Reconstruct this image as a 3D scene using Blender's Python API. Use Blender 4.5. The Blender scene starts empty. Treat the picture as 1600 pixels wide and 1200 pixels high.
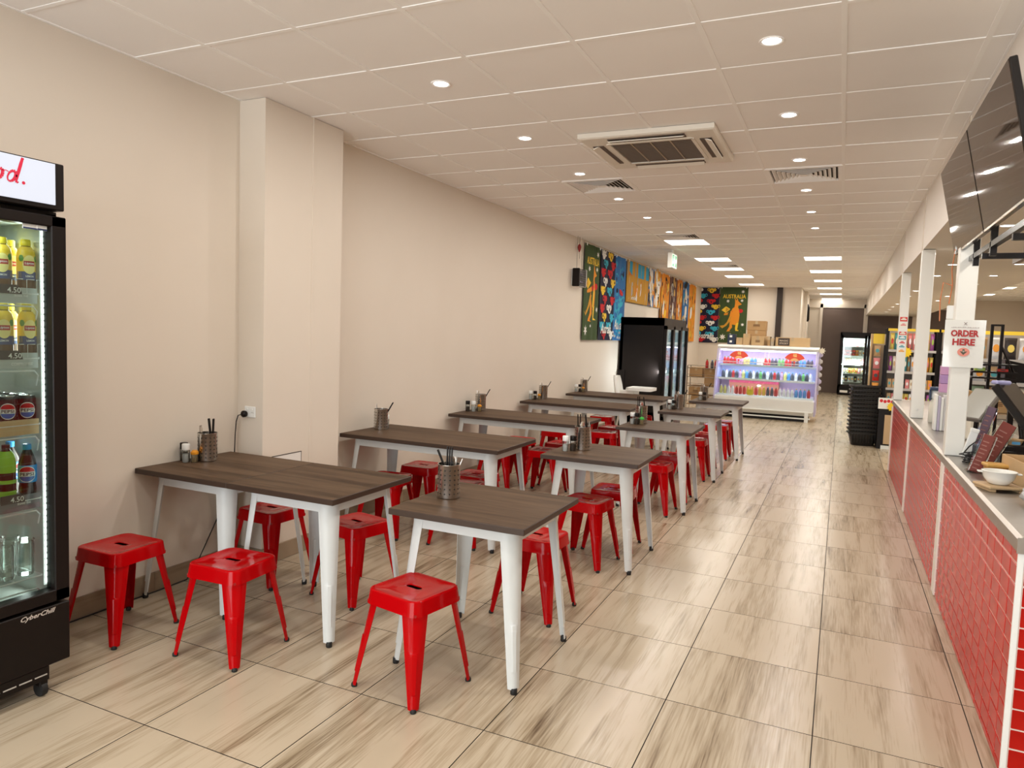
import bpy, math, random
from mathutils import Vector, Matrix

# ---------------------------------------------------------------- camera, sky, daylight, exposure
S = bpy.context.scene
COL = S.collection
R = random.Random(11)
CAM_H, CEIL, FPX = 1.6, 3.017, 1115.48
YAW, PITCH, ROLL = 0.42985, -0.07259, 0.03513
cy, sy, cp, sp, cr, sr = math.cos(YAW), math.sin(YAW), math.cos(PITCH), math.sin(PITCH), math.cos(ROLL), math.sin(ROLL)
_f = Vector((-sy*cp, cy*cp, sp)); _r = Vector((cy, sy, 0)); _u = _r.cross(_f)
_r, _u = cr*_r+sr*_u, -sr*_r+cr*_u
cam = bpy.data.objects.new('camera', bpy.data.cameras.new('camera')); COL.objects.link(cam)
cam.matrix_world = Matrix(((_r.x, _u.x, -_f.x, 0), (_r.y, _u.y, -_f.y, 0), (_r.z, _u.z, -_f.z, CAM_H), (0, 0, 0, 1)))
cam.data.sensor_width = 36.0; cam.data.lens = 36.0*FPX/1600; cam.data.clip_start = 0.02; cam.data.clip_end = 200
S.camera = cam
w = bpy.data.worlds.new('World'); S.world = w; w.use_nodes = True
w.node_tree.nodes['Background'].inputs[0].default_value = (0.82, 0.90, 1.0, 1)
w.node_tree.nodes['Background'].inputs[1].default_value = 1.0
S.view_settings.view_transform = 'Standard'; S.view_settings.look = 'None'
S.view_settings.gamma = 1.0; S.view_settings.use_curve_mapping = False
S.view_settings.exposure = 0.08
try:
    S.cycles.use_denoising = True
    S.cycles.max_bounces = 8; S.cycles.diffuse_bounces = 5; S.cycles.glossy_bounces = 4; S.cycles.transparent_max_bounces = 12
    S.cycles.sample_clamp_indirect = 6.0
    S.cycles.caustics_reflective = False; S.cycles.caustics_refractive = False
except Exception: pass

def area(name, loc, size, power, color=(1, 1, 1), rot=(0, 0, 0), sy_=None, spread=180, shape=None):
    L = bpy.data.lights.new(name, 'AREA'); L.energy = power; L.color = color; L.size = size; L.spread = math.radians(spread)
    if shape: L.shape = shape
    elif sy_: L.shape = 'RECTANGLE'; L.size_y = sy_
    o = bpy.data.objects.new(name, L); COL.objects.link(o); o.location = loc; o.rotation_euler = rot
    return o
# daylight through the glazed shopfront behind the camera
area('shopfront_daylight', (-1.4, -3.35, 1.45), 4.0, 225, (0.93, 0.97, 1.0), (math.radians(90), 0, 0), sy_=2.5)
DL_POWER, PANEL_POWER = 8.6, 14.0
WARM = (1.0, 0.95, 0.88)

# ---------------------------------------------------------------- materials
MATS = {}
def mat(name, col=(.8, .8, .8), rough=.5, metal=0.0, spec=.5, emit=None, es=0.0, coat=0.0, alpha=None, trans=0.0, ior=1.45):
    if name in MATS: return MATS[name]
    m = bpy.data.materials.new(name); m.use_nodes = True
    b = m.node_tree.nodes['Principled BSDF']; I = b.inputs
    I['Base Color'].default_value = (*col, 1); I['Roughness'].default_value = rough; I['Metallic'].default_value = metal
    I['Specular IOR Level'].default_value = spec; I['Coat Weight'].default_value = coat; I['Coat Roughness'].default_value = .08
    I['IOR'].default_value = ior
    if emit: I['Emission Color'].default_value = (*emit, 1); I['Emission Strength'].default_value = es
    if trans: I['Transmission Weight'].default_value = trans
    if alpha is not None: I['Alpha'].default_value = alpha
    MATS[name] = m
    return m
def N(m, t, **kw):
    n = m.node_tree.nodes.new(t)
    for k, v in kw.items(): setattr(n, k, v)
    return n
def lk(m, a, b): m.node_tree.links.new(a, b)
def ramp(m, stops):
    r = N(m, 'ShaderNodeValToRGB'); e = r.color_ramp.elements
    while len(e) < len(stops): e.new(.5)
    for i, (p, c) in enumerate(stops): e[i].position = p; e[i].color = (*c, 1)
    return r
def wood_tile(name, stops, sc=(16, 1.0, 16), rough=.3, along_obj=True, bump=.02, fine=(6, 3.2, 6), fa=.34):
    """streaked material whose grain runs along local Y; every piece gets its own offset and tone"""
    m = mat(name, (.5, .4, .3), rough)
    b = m.node_tree.nodes['Principled BSDF']
    tc = N(m, 'ShaderNodeTexCoord'); oi = N(m, 'ShaderNodeObjectInfo'); gi = N(m, 'ShaderNodeNewGeometry')
    ad = N(m, 'ShaderNodeMath', operation='ADD'); lk(m, oi.outputs['Random'], ad.inputs[0]); lk(m, gi.outputs['Random Per Island'], ad.inputs[1])
    mu = N(m, 'ShaderNodeMath', operation='MULTIPLY'); lk(m, ad.outputs[0], mu.inputs[0]); mu.inputs[1].default_value = 37.0
    mp = N(m, 'ShaderNodeVectorMath', operation='MULTIPLY'); lk(m, tc.outputs['Object'], mp.inputs[0]); mp.inputs[1].default_value = sc
    va = N(m, 'ShaderNodeVectorMath', operation='ADD'); lk(m, mp.outputs[0], va.inputs[0]); lk(m, mu.outputs[0], va.inputs[1])
    n1 = N(m, 'ShaderNodeTexNoise'); n1.inputs['Scale'].default_value = 1.0; n1.inputs['Detail'].default_value = 4; n1.inputs['Roughness'].default_value = .62
    n1.inputs['Distortion'].default_value = .35; lk(m, va.outputs[0], n1.inputs['Vector'])
    mp2 = N(m, 'ShaderNodeVectorMath', operation='MULTIPLY'); lk(m, va.outputs[0], mp2.inputs[0]); mp2.inputs[1].default_value = fine
    n2 = N(m, 'ShaderNodeTexNoise'); n2.inputs['Scale'].default_value = 1.3; n2.inputs['Detail'].default_value = 3; lk(m, mp2.outputs[0], n2.inputs['Vector'])
    mx = N(m, 'ShaderNodeMath', operation='MULTIPLY_ADD'); lk(m, n2.outputs['Fac'], mx.inputs[0]); mx.inputs[1].default_value = fa
    lk(m, n1.outputs['Fac'], mx.inputs[2])
    of = N(m, 'ShaderNodeMath', operation='MULTIPLY_ADD'); lk(m, oi.outputs['Random'], of.inputs[0]); of.inputs[1].default_value = .10
    lk(m, mx.outputs[0], of.inputs[2])
    r = ramp(m, stops); lk(m, of.outputs[0], r.inputs[0]); lk(m, r.outputs[0], b.inputs['Base Color'])
    if bump:
        bp = N(m, 'ShaderNodeBump'); bp.inputs['Strength'].default_value = bump; bp.inputs['Distance'].default_value = .01
        lk(m, mx.outputs[0], bp.inputs['Height']); lk(m, bp.outputs[0], b.inputs['Normal'])
    return m
def noisy(name, c1, c2, scale=3.0, rough=.6, detail=4, bump=0, **kw):
    m = mat(name, c1, rough, **kw); b = m.node_tree.nodes['Principled BSDF']
    tc = N(m, 'ShaderNodeTexCoord'); n = N(m, 'ShaderNodeTexNoise'); n.inputs['Scale'].default_value = scale; n.inputs['Detail'].default_value = detail
    lk(m, tc.outputs['Object'], n.inputs['Vector'])
    r = ramp(m, [(.35, c1), (.65, c2)]); lk(m, n.outputs['Fac'], r.inputs[0]); lk(m, r.outputs[0], b.inputs['Base Color'])
    if bump:
        bp = N(m, 'ShaderNodeBump'); bp.inputs['Strength'].default_value = bump; lk(m, n.outputs['Fac'], bp.inputs['Height']); lk(m, bp.outputs[0], b.inputs['Normal'])
    return m
def glassy(name, tint=(.9, .95, .93), a=.10, rough=.03):
    """thin clear sheet: mostly see-through with a faint tint and a glossy skin"""
    if name in MATS: return MATS[name]
    m = bpy.data.materials.new(name); m.use_nodes = True; nt = m.node_tree; nt.nodes.clear()
    o = N(m, 'ShaderNodeOutputMaterial'); t = N(m, 'ShaderNodeBsdfTransparent'); g = N(m, 'ShaderNodeBsdfGlossy'); x = N(m, 'ShaderNodeMixShader'); fr = N(m, 'ShaderNodeFresnel')
    t.inputs[0].default_value = (*tint, 1); g.inputs['Roughness'].default_value = rough; fr.inputs[0].default_value = 1.35
    ad = N(m, 'ShaderNodeMath', operation='ADD'); ad.inputs[1].default_value = a; lk(m, fr.outputs[0], ad.inputs[0])
    mn = N(m, 'ShaderNodeMath', operation='MINIMUM'); mn.inputs[1].default_value = .9; lk(m, ad.outputs[0], mn.inputs[0])
    lk(m, mn.outputs[0], x.inputs[0]); lk(m, t.outputs[0], x.inputs[1]); lk(m, g.outputs[0], x.inputs[2]); lk(m, x.outputs[0], o.inputs[0])
    MATS[name] = m
    return m

M_WALL = noisy('cream_wall_paint', (.725, .65, .56), (.75, .675, .585), 1.2, .65)
M_CEIL = noisy('ceiling_panel_white', (.935, .91, .885), (.95, .925, .90), 2.0, .8)
M_GRID = mat('ceiling_grid_white', (.98, .965, .94), .6)
M_FLOOR = wood_tile('travertine_wood_tile', [(.45, (.105, .068, .038)), (.56, (.23, .168, .105)), (.67, (.37, .295, .20)), (.82, (.50, .415, .305))], (12, .8, 12), .25, fine=(9, 4.5, 9), fa=.46)
M_GROUT = mat('dark_grout', (.018, .013, .010), .9)
M_SKIRT = wood_tile('skirting_wood_tile', [(.38, (.13, .09, .055)), (.52, (.22, .155, .10)), (.7, (.33, .25, .17))], (7, .8, 7), .35)
M_TOP = wood_tile('dark_wood_tabletop', [(.40, (.030, .016, .009)), (.58, (.058, .033, .018)), (.72, (.088, .052, .030)), (.9, (.12, .074, .044))], (.7, 12, 9), .5, bump=.05)
M_TOP.node_tree.nodes['Principled BSDF'].inputs['Specular IOR Level'].default_value = .14
M_EDGE = mat('dark_wood_edge', (.045, .026, .017), .45)
M_WHITE = mat('white_powder_coat', (.62, .645, .64), .35, spec=.35)
M_RED = mat('glossy_red_enamel', (.42, .0015, .003), .10, spec=.17)
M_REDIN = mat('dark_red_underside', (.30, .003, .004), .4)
M_RUBBER = mat('black_rubber', (.012, .012, .012), .6)
M_BLACK = mat('black_satin', (.009, .006, .005), .38, spec=.22)
M_BLACKGL = mat('black_gloss', (.010, .008, .008), .08, coat=.5)
M_STEEL = noisy('brushed_steel', (.66, .63, .59), (.76, .73, .69), 9, .26, metal=1.0)
M_CHROME = mat('bright_chrome', (.75, .73, .70), .15, metal=1.0)
M_PERF = mat('perforation_black', (.02, .017, .015), .7)
M_PLASTIC = mat('white_plastic', (.85, .86, .84), .4)
M_CLEAR = glassy('clear_plastic', (.88, .90, .88), .06)
M_GLASS = glassy('door_glass', (.90, .96, .94), .03, .02)
M_LAMP = mat('lamp_white', (1, 1, 1), .5, emit=(1, .96, .90), es=14)
M_PANELLAMP = mat('panel_lamp_white', (1, 1, 1), .5, emit=(1, .95, .84), es=3.2)
M_STRIP = mat('led_strip_white', (1, 1, 1), .5, emit=(.95, 1, .96), es=5)
M_CARD = noisy('brown_cardboard', (.42, .25, .11), (.47, .29, .135), 4, .8)
M_CARD2 = noisy('pale_cardboard', (.55, .37, .19), (.60, .41, .22), 4, .8)
M_PAPER = mat('white_paper', (.86, .86, .82), .7)

# ---------------------------------------------------------------- mesh helpers
class MB:
    def __init__(s): s.v = []; s.f = []; s.mi = []; s.M = None; s.m = 0
    def add(s, vs, fs, m=None):
        o = len(s.v)
        for p in vs:
            p = Vector(p)
            s.v.append(s.M @ p if s.M else p)
        for f in fs: s.f.append(tuple(i+o for i in f)); s.mi.append(s.m if m is None else m)
    def box(s, x0, y0, z0, x1, y1, z1, c=0.0, m=None):
        if x0 > x1: x0, x1 = x1, x0
        if y0 > y1: y0, y1 = y1, y0
        if z0 > z1: z0, z1 = z1, z0
        if c <= 0:
            s.add([(x0, y0, z0), (x1, y0, z0), (x1, y1, z0), (x0, y1, z0), (x0, y0, z1), (x1, y0, z1), (x1, y1, z1), (x0, y1, z1)],
                  [(0, 3, 2, 1), (4, 5, 6, 7), (0, 1, 5, 4), (1, 2, 6, 5), (2, 3, 7, 6), (3, 0, 4, 7)], m); return
        c = min(c, (x1-x0)*.45, (y1-y0)*.45, (z1-z0)*.45)
        def rng(z, d): return [(x0+d, y0+c if d == 0 else y0+d, z)]
        def loop(z, i):   # 8-gon
            a, b, e, g = x0+i, x1-i, y0+i, y1-i; k = c
            return [(a+k-i, e, z), (b-k+i, e, z), (b, e+k-i, z), (b, g-k+i, z), (b-k+i, g, z), (a+k-i, g, z), (a, g-k+i, z), (a, e+k-i, z)]
        L = [loop(z0, c*.999), loop(z0+c, 0), loop(z1-c, 0), loop(z1, c*.999)]
        s.loft(L, m=m)
    def loft(s, loops, closed=True, cap=True, m=None):
        n = len(loops[0]); vs = [p for l in loops for p in l]; fs = []
        for k in range(len(loops)-1):
            for i in range(n if closed else n-1):
                j = (i+1) % n
                fs.append((k*n+i, k*n+j, (k+1)*n+j, (k+1)*n+i))
        if cap and closed: fs.append(tuple(reversed(range(n)))); fs.append(tuple((len(loops)-1)*n+i for i in range(n)))
        s.add(vs, fs, m)
    def lathe(s, x, y, prof, n=16, m=None, cap=True):
        s.loft([[(x+r*math.cos(2*math.pi*i/n), y+r*math.sin(2*math.pi*i/n), z) for i in range(n)] for r, z in prof], cap=cap, m=m)
    def tube(s, pts, r, n=6, m=None, cap=True):
        pts = [Vector(p) for p in pts]; loops = []
        for i, p in enumerate(pts):
            d = (pts[min(i+1, len(pts)-1)]-pts[max(i-1, 0)]).normalized()
            a = d.cross(Vector((0, 0, 1)))
            if a.length < .05: a = d.cross(Vector((0, 1, 0)))
            a.normalize(); b = d.cross(a)
            loops.append([p+a*(r*math.cos(2*math.pi*k/n))+b*(r*math.sin(2*math.pi*k/n)) for k in range(n)])
        s.loft(loops, m=m, cap=cap)
    def prism(s, pts, h, m=None):    # 2-D outline in XY raised from z=0 to h
        s.loft([[(x, y, 0) for x, y in pts], [(x, y, h) for x, y in pts]], m=m)
    def flat(s, pts, z=0.0, m=None): s.add([(x, y, z) for x, y in pts], [tuple(range(len(pts)))], m)
    def build(s, name, mats, parent=None, smooth=None, loc=None, rz=None, link=True):
        me = bpy.data.meshes.new(name); me.from_pydata([tuple(p) for p in s.v], [], s.f)
        if not isinstance(mats, (list, tuple)): mats = [mats]
        for mt in mats: me.materials.append(mt)
        if len(mats) > 1: me.polygons.foreach_set('material_index', s.mi)
        if smooth:
            me.polygons.foreach_set('use_smooth', [True]*len(me.polygons)); me.set_sharp_from_angle(angle=math.radians(smooth))
        me.update()
        o = bpy.data.objects.new(name, me); COL.objects.link(o)
        if parent: o.parent = parent
        if loc: o.location = loc
        if rz: o.rotation_euler = (0, 0, rz)
        return o
def ell(cx, cy_, rx, ry, n=14, a0=0): return [(cx+rx*math.cos(a0+2*math.pi*i/n), cy_+ry*math.sin(a0+2*math.pi*i/n)) for i in range(n)]
def star(cx, cy_, r, k=.45, n=7, a0=math.pi/2): return [(cx+(r if i % 2 == 0 else r*k)*math.cos(a0+math.pi*i/n), cy_+(r if i % 2 == 0 else r*k)*math.sin(a0+math.pi*i/n)) for i in range(2*n)]
def rrect(hx, hy, r, k=4):
    out = []
    for cx, cy_, a in ((hx-r, hy-r, 0), (-hx+r, hy-r, 90), (-hx+r, -hy+r, 180), (hx-r, -hy+r, 270)):
        for i in range(k+1):
            t = math.radians(a+90*i/k); out.append((cx+r*math.cos(t), cy_+r*math.sin(t)))
    return out
def place(origin, ux, uy):
    """matrix carrying local XY (Z out of the face) to a face at origin with axes ux, uy"""
    ux = Vector(ux).normalized(); uy = Vector(uy).normalized(); uz = ux.cross(uy); o = Vector(origin)
    return Matrix(((ux.x, uy.x, uz.x, o.x), (ux.y, uy.y, uz.y, o.y), (ux.z, uy.z, uz.z, o.z), (0, 0, 0, 1)))
def text(mb, body, height, M, m=0, width=None, shear=0.0, ex=.0006, bold=0.0, align='CENTER', spacing=1.0):
    """lettering as geometry, added to a mesh builder"""
    cu = bpy.data.curves.new('lettering', 'FONT'); cu.body = body; cu.align_x = align; cu.align_y = 'CENTER'; cu.size = 1; cu.shear = shear
    cu.resolution_u = 2; cu.offset = bold; cu.space_character = spacing; cu.fill_mode = 'FRONT'
    o = bpy.data.objects.new('lettering', cu); COL.objects.link(o)
    bpy.context.view_layer.update()
    me = o.evaluated_get(bpy.context.evaluated_depsgraph_get()).to_mesh()
    vs = [v.co.copy() for v in me.vertices]; fs = [tuple(p.vertices) for p in me.polygons]
    o.evaluated_get(bpy.context.evaluated_depsgraph_get()).to_mesh_clear()
    bpy.data.objects.remove(o); bpy.data.curves.remove(cu)
    if not vs: return
    x0, x1 = min(v.x for v in vs), max(v.x for v in vs); y0, y1 = min(v.y for v in vs), max(v.y for v in vs)
    sy__ = height/max(1e-6, y1-y0); sx__ = width/max(1e-6, x1-x0) if width else sy__
    cx = {'CENTER': (x0+x1)/2, 'LEFT': x0, 'RIGHT': x1}[align]
    keep = mb.M; mb.M = M
    mb.add([((v.x-cx)*sx__, (v.y-(y0+y1)/2)*sy__, ex) for v in vs], fs, m); mb.M = keep

# ---------------------------------------------------------------- scene helpers
def tag(o, label, cat, group=None, kind=None):
    if label: o['label'] = label
    if cat: o['category'] = cat
    if group: o['group'] = group
    if kind: o['kind'] = kind
    return o
def thing(name, label, cat, loc=(0, 0, 0), rz=0.0, group=None):
    o = bpy.data.objects.new(name, None); o.empty_display_size = .05; COL.objects.link(o); o.location = loc; o.rotation_euler = (0, 0, rz)
    return tag(o, label, cat, group)
def struct(o): o['kind'] = 'structure'; return o
def dup(root, loc, rz=0.0, label=None, group=None, sc=None):
    def cp(o, par):
        c = o.copy(); COL.objects.link(c)
        if par: c.parent = par
        for ch in [x for x in KIDS.get(o.name, ())]: cp(ch, c)
        return c
    idx(root)
    r = cp(root, None); r.location = loc; r.rotation_euler = (0, 0, rz)
    if sc: r.scale = sc
    if label: r['label'] = label
    if group: r['group'] = group
    return r
KIDS = {}
def idx(root):
    if root.name in KIDS: return
    def rec(o):
        KIDS[o.name] = list(o.children)
        for c in o.children: rec(c)
    rec(root)
ORD = ['first', 'second', 'third', 'fourth', 'fifth', 'sixth', 'seventh', 'eighth', 'ninth', 'tenth', 'eleventh', 'twelfth', 'thirteenth', 'fourteenth', 'fifteenth',
       'sixteenth', 'seventeenth', 'eighteenth', 'nineteenth', 'twentieth']
def pix(p):
    d = Vector(p)-Vector((0, 0, CAM_H)); z = d.dot(_f)
    return (800+FPX*d.dot(_r)/z, 600-FPX*d.dot(_u)/z, z) if z > .05 else None
# ================================================================ THE ROOM
XL, XC, YB, YF = -3.60, 0.64, 20.2, 25.3      # left wall, counter face, rear partition, end wall
Y0, XR = -3.5, 5.0                             # shopfront, far right wall
# ---- floor: dark bed with tiles laid on it
b = MB(); b.box(XL-.1, Y0-.1, -.12, XR+.1, YF+.1, -.006)
floor = struct(b.build('floor', M_GROUT))
def clipped(x0, x1, y0, y1): return max(x0, XL), min(x1, XR), max(y0, Y0), min(y1, YF)
cells = []
for i in range(-2, 14):
    for j in range(-9, 40):
        x0, x1, y0, y1 = clipped(-3.01+.6*i, -2.41+.6*i, 1.883+.6*j, 2.483+.6*j)
        if x1-x0 < .03 or y1-y0 < .03: continue
        q = [pix((x, y, 0)) for x in (x0, (x0+x1)/2, x1) for y in (y0, (y0+y1)/2, y1)]
        vis = (x0 < XC and any(a and -20 < a[0] < 1620 and -20 < a[1] < 1220 for a in q))
        cells.append((0 if vis else 1, math.hypot((x0+x1)/2, (y0+y1)/2), (x0, x1, y0, y1)))
cells.sort()
G = .0042
meshes = {}
rest = MB()
for n, (_, _, (x0, x1, y0, y1)) in enumerate(cells):
    if n < 300:
        key = (round(x1-x0, 3), round(y1-y0, 3))
        o = None
        if key not in meshes:
            t = MB(); hx, hy = key[0]/2-G/2, key[1]/2-G/2; t.box(-hx, -hy, -.01, hx, hy, 0); t.mi = [1, 0, 1, 1, 1, 1]
            o = t.build('floor_tile', [M_FLOOR, M_GROUT]); meshes[key] = o.data
        else:
            o = bpy.data.objects.new('floor_tile', meshes[key]); COL.objects.link(o)
        o.parent = floor; o.location = ((x0+x1)/2, (y0+y1)/2, 0)
    else: rest.box(x0+G/2, y0+G/2, -.01, x1-G/2, y1-G/2, 0); rest.mi[-6:] = [1, 0, 1, 1, 1, 1]
tag(rest.build('floor_tile', [M_FLOOR, M_GROUT], floor), None, None, kind='stuff')

# ---- suspended ceiling: recessed panels in a white grid
GX = [-3.677+.6*k for k in range(0, 8)] ; GX[0] = XL; GX = GX+[XC]
GY0 = 2.7647
# cells that hold something else than a panel: (i, j) with i column, j row counted from GY0
LIGHT_CELLS = [(2, j) for j in (13, 17, 20, 23, 27)] + [(5, j) for j in (17, 21, 25, 29, 33, 37)]
VENT_CELLS = [(2, 6), (5, 6), (2, 12), (2, 19)]
AC_BOX = (-1.79, -.855, 4.89, 5.83)
b = MB(); b.box(XL-.1, Y0-.1, CEIL+.03, XC+.1, YF+.1, CEIL+.10)
ceil = struct(b.build('ceiling', M_CEIL))
bars = MB(); pan = []
for i in range(len(GX)-1):
    x0, x1 = GX[i], GX[i+1]
    if i: bars.box(x0-.012, Y0, CEIL-.001, x0+.012, YF, CEIL+.026)
    for j in range(-11, 39):
        y0, y1 = GY0+.596*j, GY0+.596*(j+1)
        y0, y1 = max(y0, Y0), min(y1, YF)
        if y1-y0 < .04: continue
        if i == 0: bars.box(XL, y0-.012, CEIL-.0005, XC, y0+.012, CEIL+.026)
        if (i, j) in LIGHT_CELLS or (i, j) in VENT_CELLS: continue
        q = [pix((x, y, CEIL)) for x in (x0, x1) for y in (y0, y1)]
        vis = any(a and -40 < a[0] < 1640 and -40 < a[1] < 1240 for a in q)
        pan.append((0 if vis else 1, math.hypot((x0+x1)/2, (y0+y1)/2), (x0, x1, y0, y1)))
bars.box(XL, Y0, CEIL-.002, XL+.018, YF, CEIL+.026); bars.box(XC-.018, Y0, CEIL-.002, XC, YF, CEIL+.026)
o = bars.build('ceiling_grid', M_GRID, ceil)
pan.sort(); rest = MB(); meshes = {}
def panel_mesh(t, x0, x1, y0, y1): t.box(x0+.010, y0+.010, CEIL+.0025, x1-.010, y1-.010, CEIL+.022)
for n, (_, _, (x0, x1, y0, y1)) in enumerate(pan):
    if n < 300:
        key = (round(x1-x0, 3), round(y1-y0, 3))
        if key not in meshes:
            t = MB(); t.box(-key[0]/2+.010, -key[1]/2+.010, .0025, key[0]/2-.010, key[1]/2-.010, .022)
            o = t.build('ceiling_panel', M_CEIL); meshes[key] = o.data
        else:
            o = bpy.data.objects.new('ceiling_panel', meshes[key]); COL.objects.link(o)
        o.parent = ceil; o.location = ((x0+x1)/2, (y0+y1)/2, CEIL+R.uniform(-.0012, .0015))
    else: panel_mesh(rest, x0, x1, y0, y1)
tag(rest.build('ceiling_panel', M_CEIL, ceil), None, None, kind='stuff')

# ---- walls
def wallbox(name, x0, y0, x1, y1, z0=0, z1=CEIL+.1, m=None):
    t = MB(); t.box(x0, y0, z0, x1, y1, z1); return struct(t.build(name, m or M_WALL))
wallbox('wall_left', XL-.12, Y0, XL, YB+.1)
pil = wallbox('wall_pier', XL, 3.516, -3.385, 4.29, 0, CEIL)
t = MB(); t.box(-3.3855, 3.965, .115, -3.3815, 3.985, CEIL); t.build('joint_strip', M_WALL, pil)
t = MB(); t.box(-3.3855, 3.60, .55, -3.381, 3.88, .717); t.build('access_panel', mat('panel_white', (.82, .81, .78), .5), pil)
t = MB(); t.box(-3.3855, 3.60, .717, -3.379, 3.884, .7205); t.box(-3.3855, 3.8805, .55, -3.380, 3.8835, .717); t.build('shadow_gap', M_BLACK, pil)
wallbox('wall_rear', XL-.1, YB, -1.03, YB+.12)
wallbox('wall_corridor', -1.15, YB+.12, -1.03, YF)
t = MB(); t.box(-1.63, YB-.07, 0, -1.49, YB, CEIL); struct(t.build('trim_1', mat('dark_brown_conduit', (.035, .022, .017), .5)))
t = MB(); t.box(-1.03, 21.6, 0, -.95, 22.1, CEIL); t.box(-1.03, 23.2, 0, -.97, 23.6, CEIL); struct(t.build('trim_2', M_WALL))
M_END = noisy('taupe_roller_door', (.135, .095, .08), (.15, .108, .092), 1.5, .55)
wallbox('wall_end', XL, YF, XR, YF+.12)
def roller(n, x0, x1, z1):
    t = MB(); k = int(z1/.12)
    t.box(x0, YF-.03, 0, x1, YF-.002, z1)
    o = struct(t.build('door_%d' % n, M_END))
    t = MB()
    for i in range(1, k): t.box(x0+.01, YF-.034, i*z1/k-.004, x1-.01, YF-.028, i*z1/k+.004)
    t.build('door_rib', M_END, o)
roller(1, -.62, .58, 2.74); roller(2, .70, 1.93, 2.72); roller(3, 2.10, 3.15, 2.72)
t = MB()
for x0, x1 in ((-.70, -.62), (.58, .70), (1.93, 2.10), (3.15, 3.25)): t.box(x0, YF-.06, 0, x1, YF, 2.9)
t.box(-1.03, YF-.06, 2.74, .64, YF, 2.86)
struct(t.build('trim_3', M_WALL))
wallbox('wall_right', XR, Y0, XR+.12, YF)
# shopfront behind the camera: piers and a head over the glazing
t = MB(); t.box(XL-.12, Y0-.12, 0, -3.4, Y0, CEIL+.1); t.box(.6, Y0-.12, 0, XR+.12, Y0, CEIL+.1); t.box(-3.4, Y0-.12, 2.75, .6, Y0, CEIL+.1); t.box(-3.4, Y0-.12, 0, .6, Y0, .1)
struct(t.build('wall_front', M_WALL))
t = MB()
for x in (-3.38, -1.43, .55): t.box(x-.03, Y0-.08, .1, x+.03, Y0-.03, 2.75)
t.box(-3.4, Y0-.08, 2.70, .6, Y0-.03, 2.75)
wn = struct(t.build('window_1', M_STEEL))
t = MB(); t.box(-3.38, Y0-.06, .1, .55, Y0-.055, 2.7); t.build('window_pane', M_GLASS, wn)
# soffit over the servery (bulkhead face towards the dining side) and the shop ceiling beyond it
M_SOFF = mat('soffit_plaster', (.86, .81, .74), .8)
t = MB(); t.box(XC, Y0, 2.51, 2.15, YF, CEIL+.1); soff = struct(t.build('ceiling_soffit', M_SOFF))
t = MB(); t.box(XC-.006, Y0, 2.50, XC, YF, CEIL); t.build('bulkhead_face', noisy('bulkhead_white', (.80, .74, .68), (.82, .76, .70), 1.0, .6), soff)
for y in (5.2, 7.74, 10.15):
    t = MB(); t.box(XC-.012, y, 2.50, XC-.004, y+.05, CEIL); t.build('cover_strip', M_WALL, soff)
t = MB(); t.box(2.15, Y0, CEIL+.01, XR, YF, CEIL+.1); shopc = struct(t.build('ceiling_shop', M_CEIL))
t = MB()
for k in range(6): t.box(2.35+.6*k-.012, Y0, CEIL, 2.35+.6*k+.012, YF, CEIL+.012)
for k in range(42): t.box(2.15, .3+.6*k-.012, CEIL-.0005, XR, .3+.6*k+.012, CEIL+.012)
t.build('ceiling_grid', M_GRID, shopc)

# ---- skirting tiles along the left wall and round the pier
def skirt_run(name, x, y0, y1):
    t = MB(); t.box(x, y0, 0, x+.006, y1, .112); base = struct(t.build(name, M_GROUT))
    n = max(1, round((y1-y0)/.6)); s = (y1-y0)/n; me = None
    for k in range(n):
        if me is None:
            q = MB(); q.box(0, -s/2+.0015, .003, .014, s/2-.0015, .115); o = q.build('skirting_tile', M_SKIRT); me = o.data
        else: o = bpy.data.objects.new('skirting_tile', me); COL.objects.link(o)
        o.parent = base; o.location = (x, y0+s*(k+.5), 0)
skirt_run('baseboard_left', XL, .3, 3.516); skirt_run('baseboard_pier', -3.385, 3.516, 4.29); skirt_run('baseboard_left_far', XL, 4.29, 12.2)
t = MB(); t.box(XL+.014, 3.502, .003, -3.371, 3.516, .115); struct(t.build('baseboard_pier_end', M_SKIRT))

# ================================================================ LIGHT FITTINGS
def downlight(x, y, z, label, grp, power=DL_POWER, lit=True):
    o = thing('downlight', label, 'downlight', (x, y, z), 0, grp)
    if 'dl' not in MATS_DL:
        t = MB(); t.lathe(0, 0, [(.040, -.001), (.046, -.006), (.056, -.007), (.060, 0), (.060, .004)], 20, cap=False)
        a = t.build('trim_ring', M_GRID, o, 40)
        t = MB(); t.lathe(0, 0, [(.046, -.0035), (.001, -.0035)], 20, cap=False); c = t.build('diffuser', M_LAMP, o)
        MATS_DL['dl'] = (a.data, c.data)
    else:
        for nm, me in zip(('trim_ring', 'diffuser'), MATS_DL['dl']):
            c = bpy.data.objects.new(nm, me); COL.objects.link(c); c.parent = o
    if power: area('downlight_beam', (x, y, z-.012), .09, power, WARM, spread=180, shape='DISK')
MATS_DL = {}
for k in range(-3, 7):
    y = 3.665+1.2*k+(.0 if k < 4 else 0)
    for nm, x in (('left', -2.2), ('right', -.39)):
        if k == 6: continue
        if k < 0 and not (k == -1 and x < -1): 
            area('downlight_beam', (x, y, CEIL-.015), .09, DL_POWER, WARM, spread=180, shape='DISK'); continue
        n = k if nm == 'right' else k+1
        row = 'row over the tables' if nm == 'left' else 'row over the aisle'
        downlight(x, y+.01*k, CEIL+.004, 'round recessed downlight in the ceiling, %s in the %s' % (ORD[n], row), 'downlights in the '+row)
PLB = MB(); PLB.box(-.285, -.285, 0, .285, .285, .008)
plo = None
n1 = n2 = 0
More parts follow.
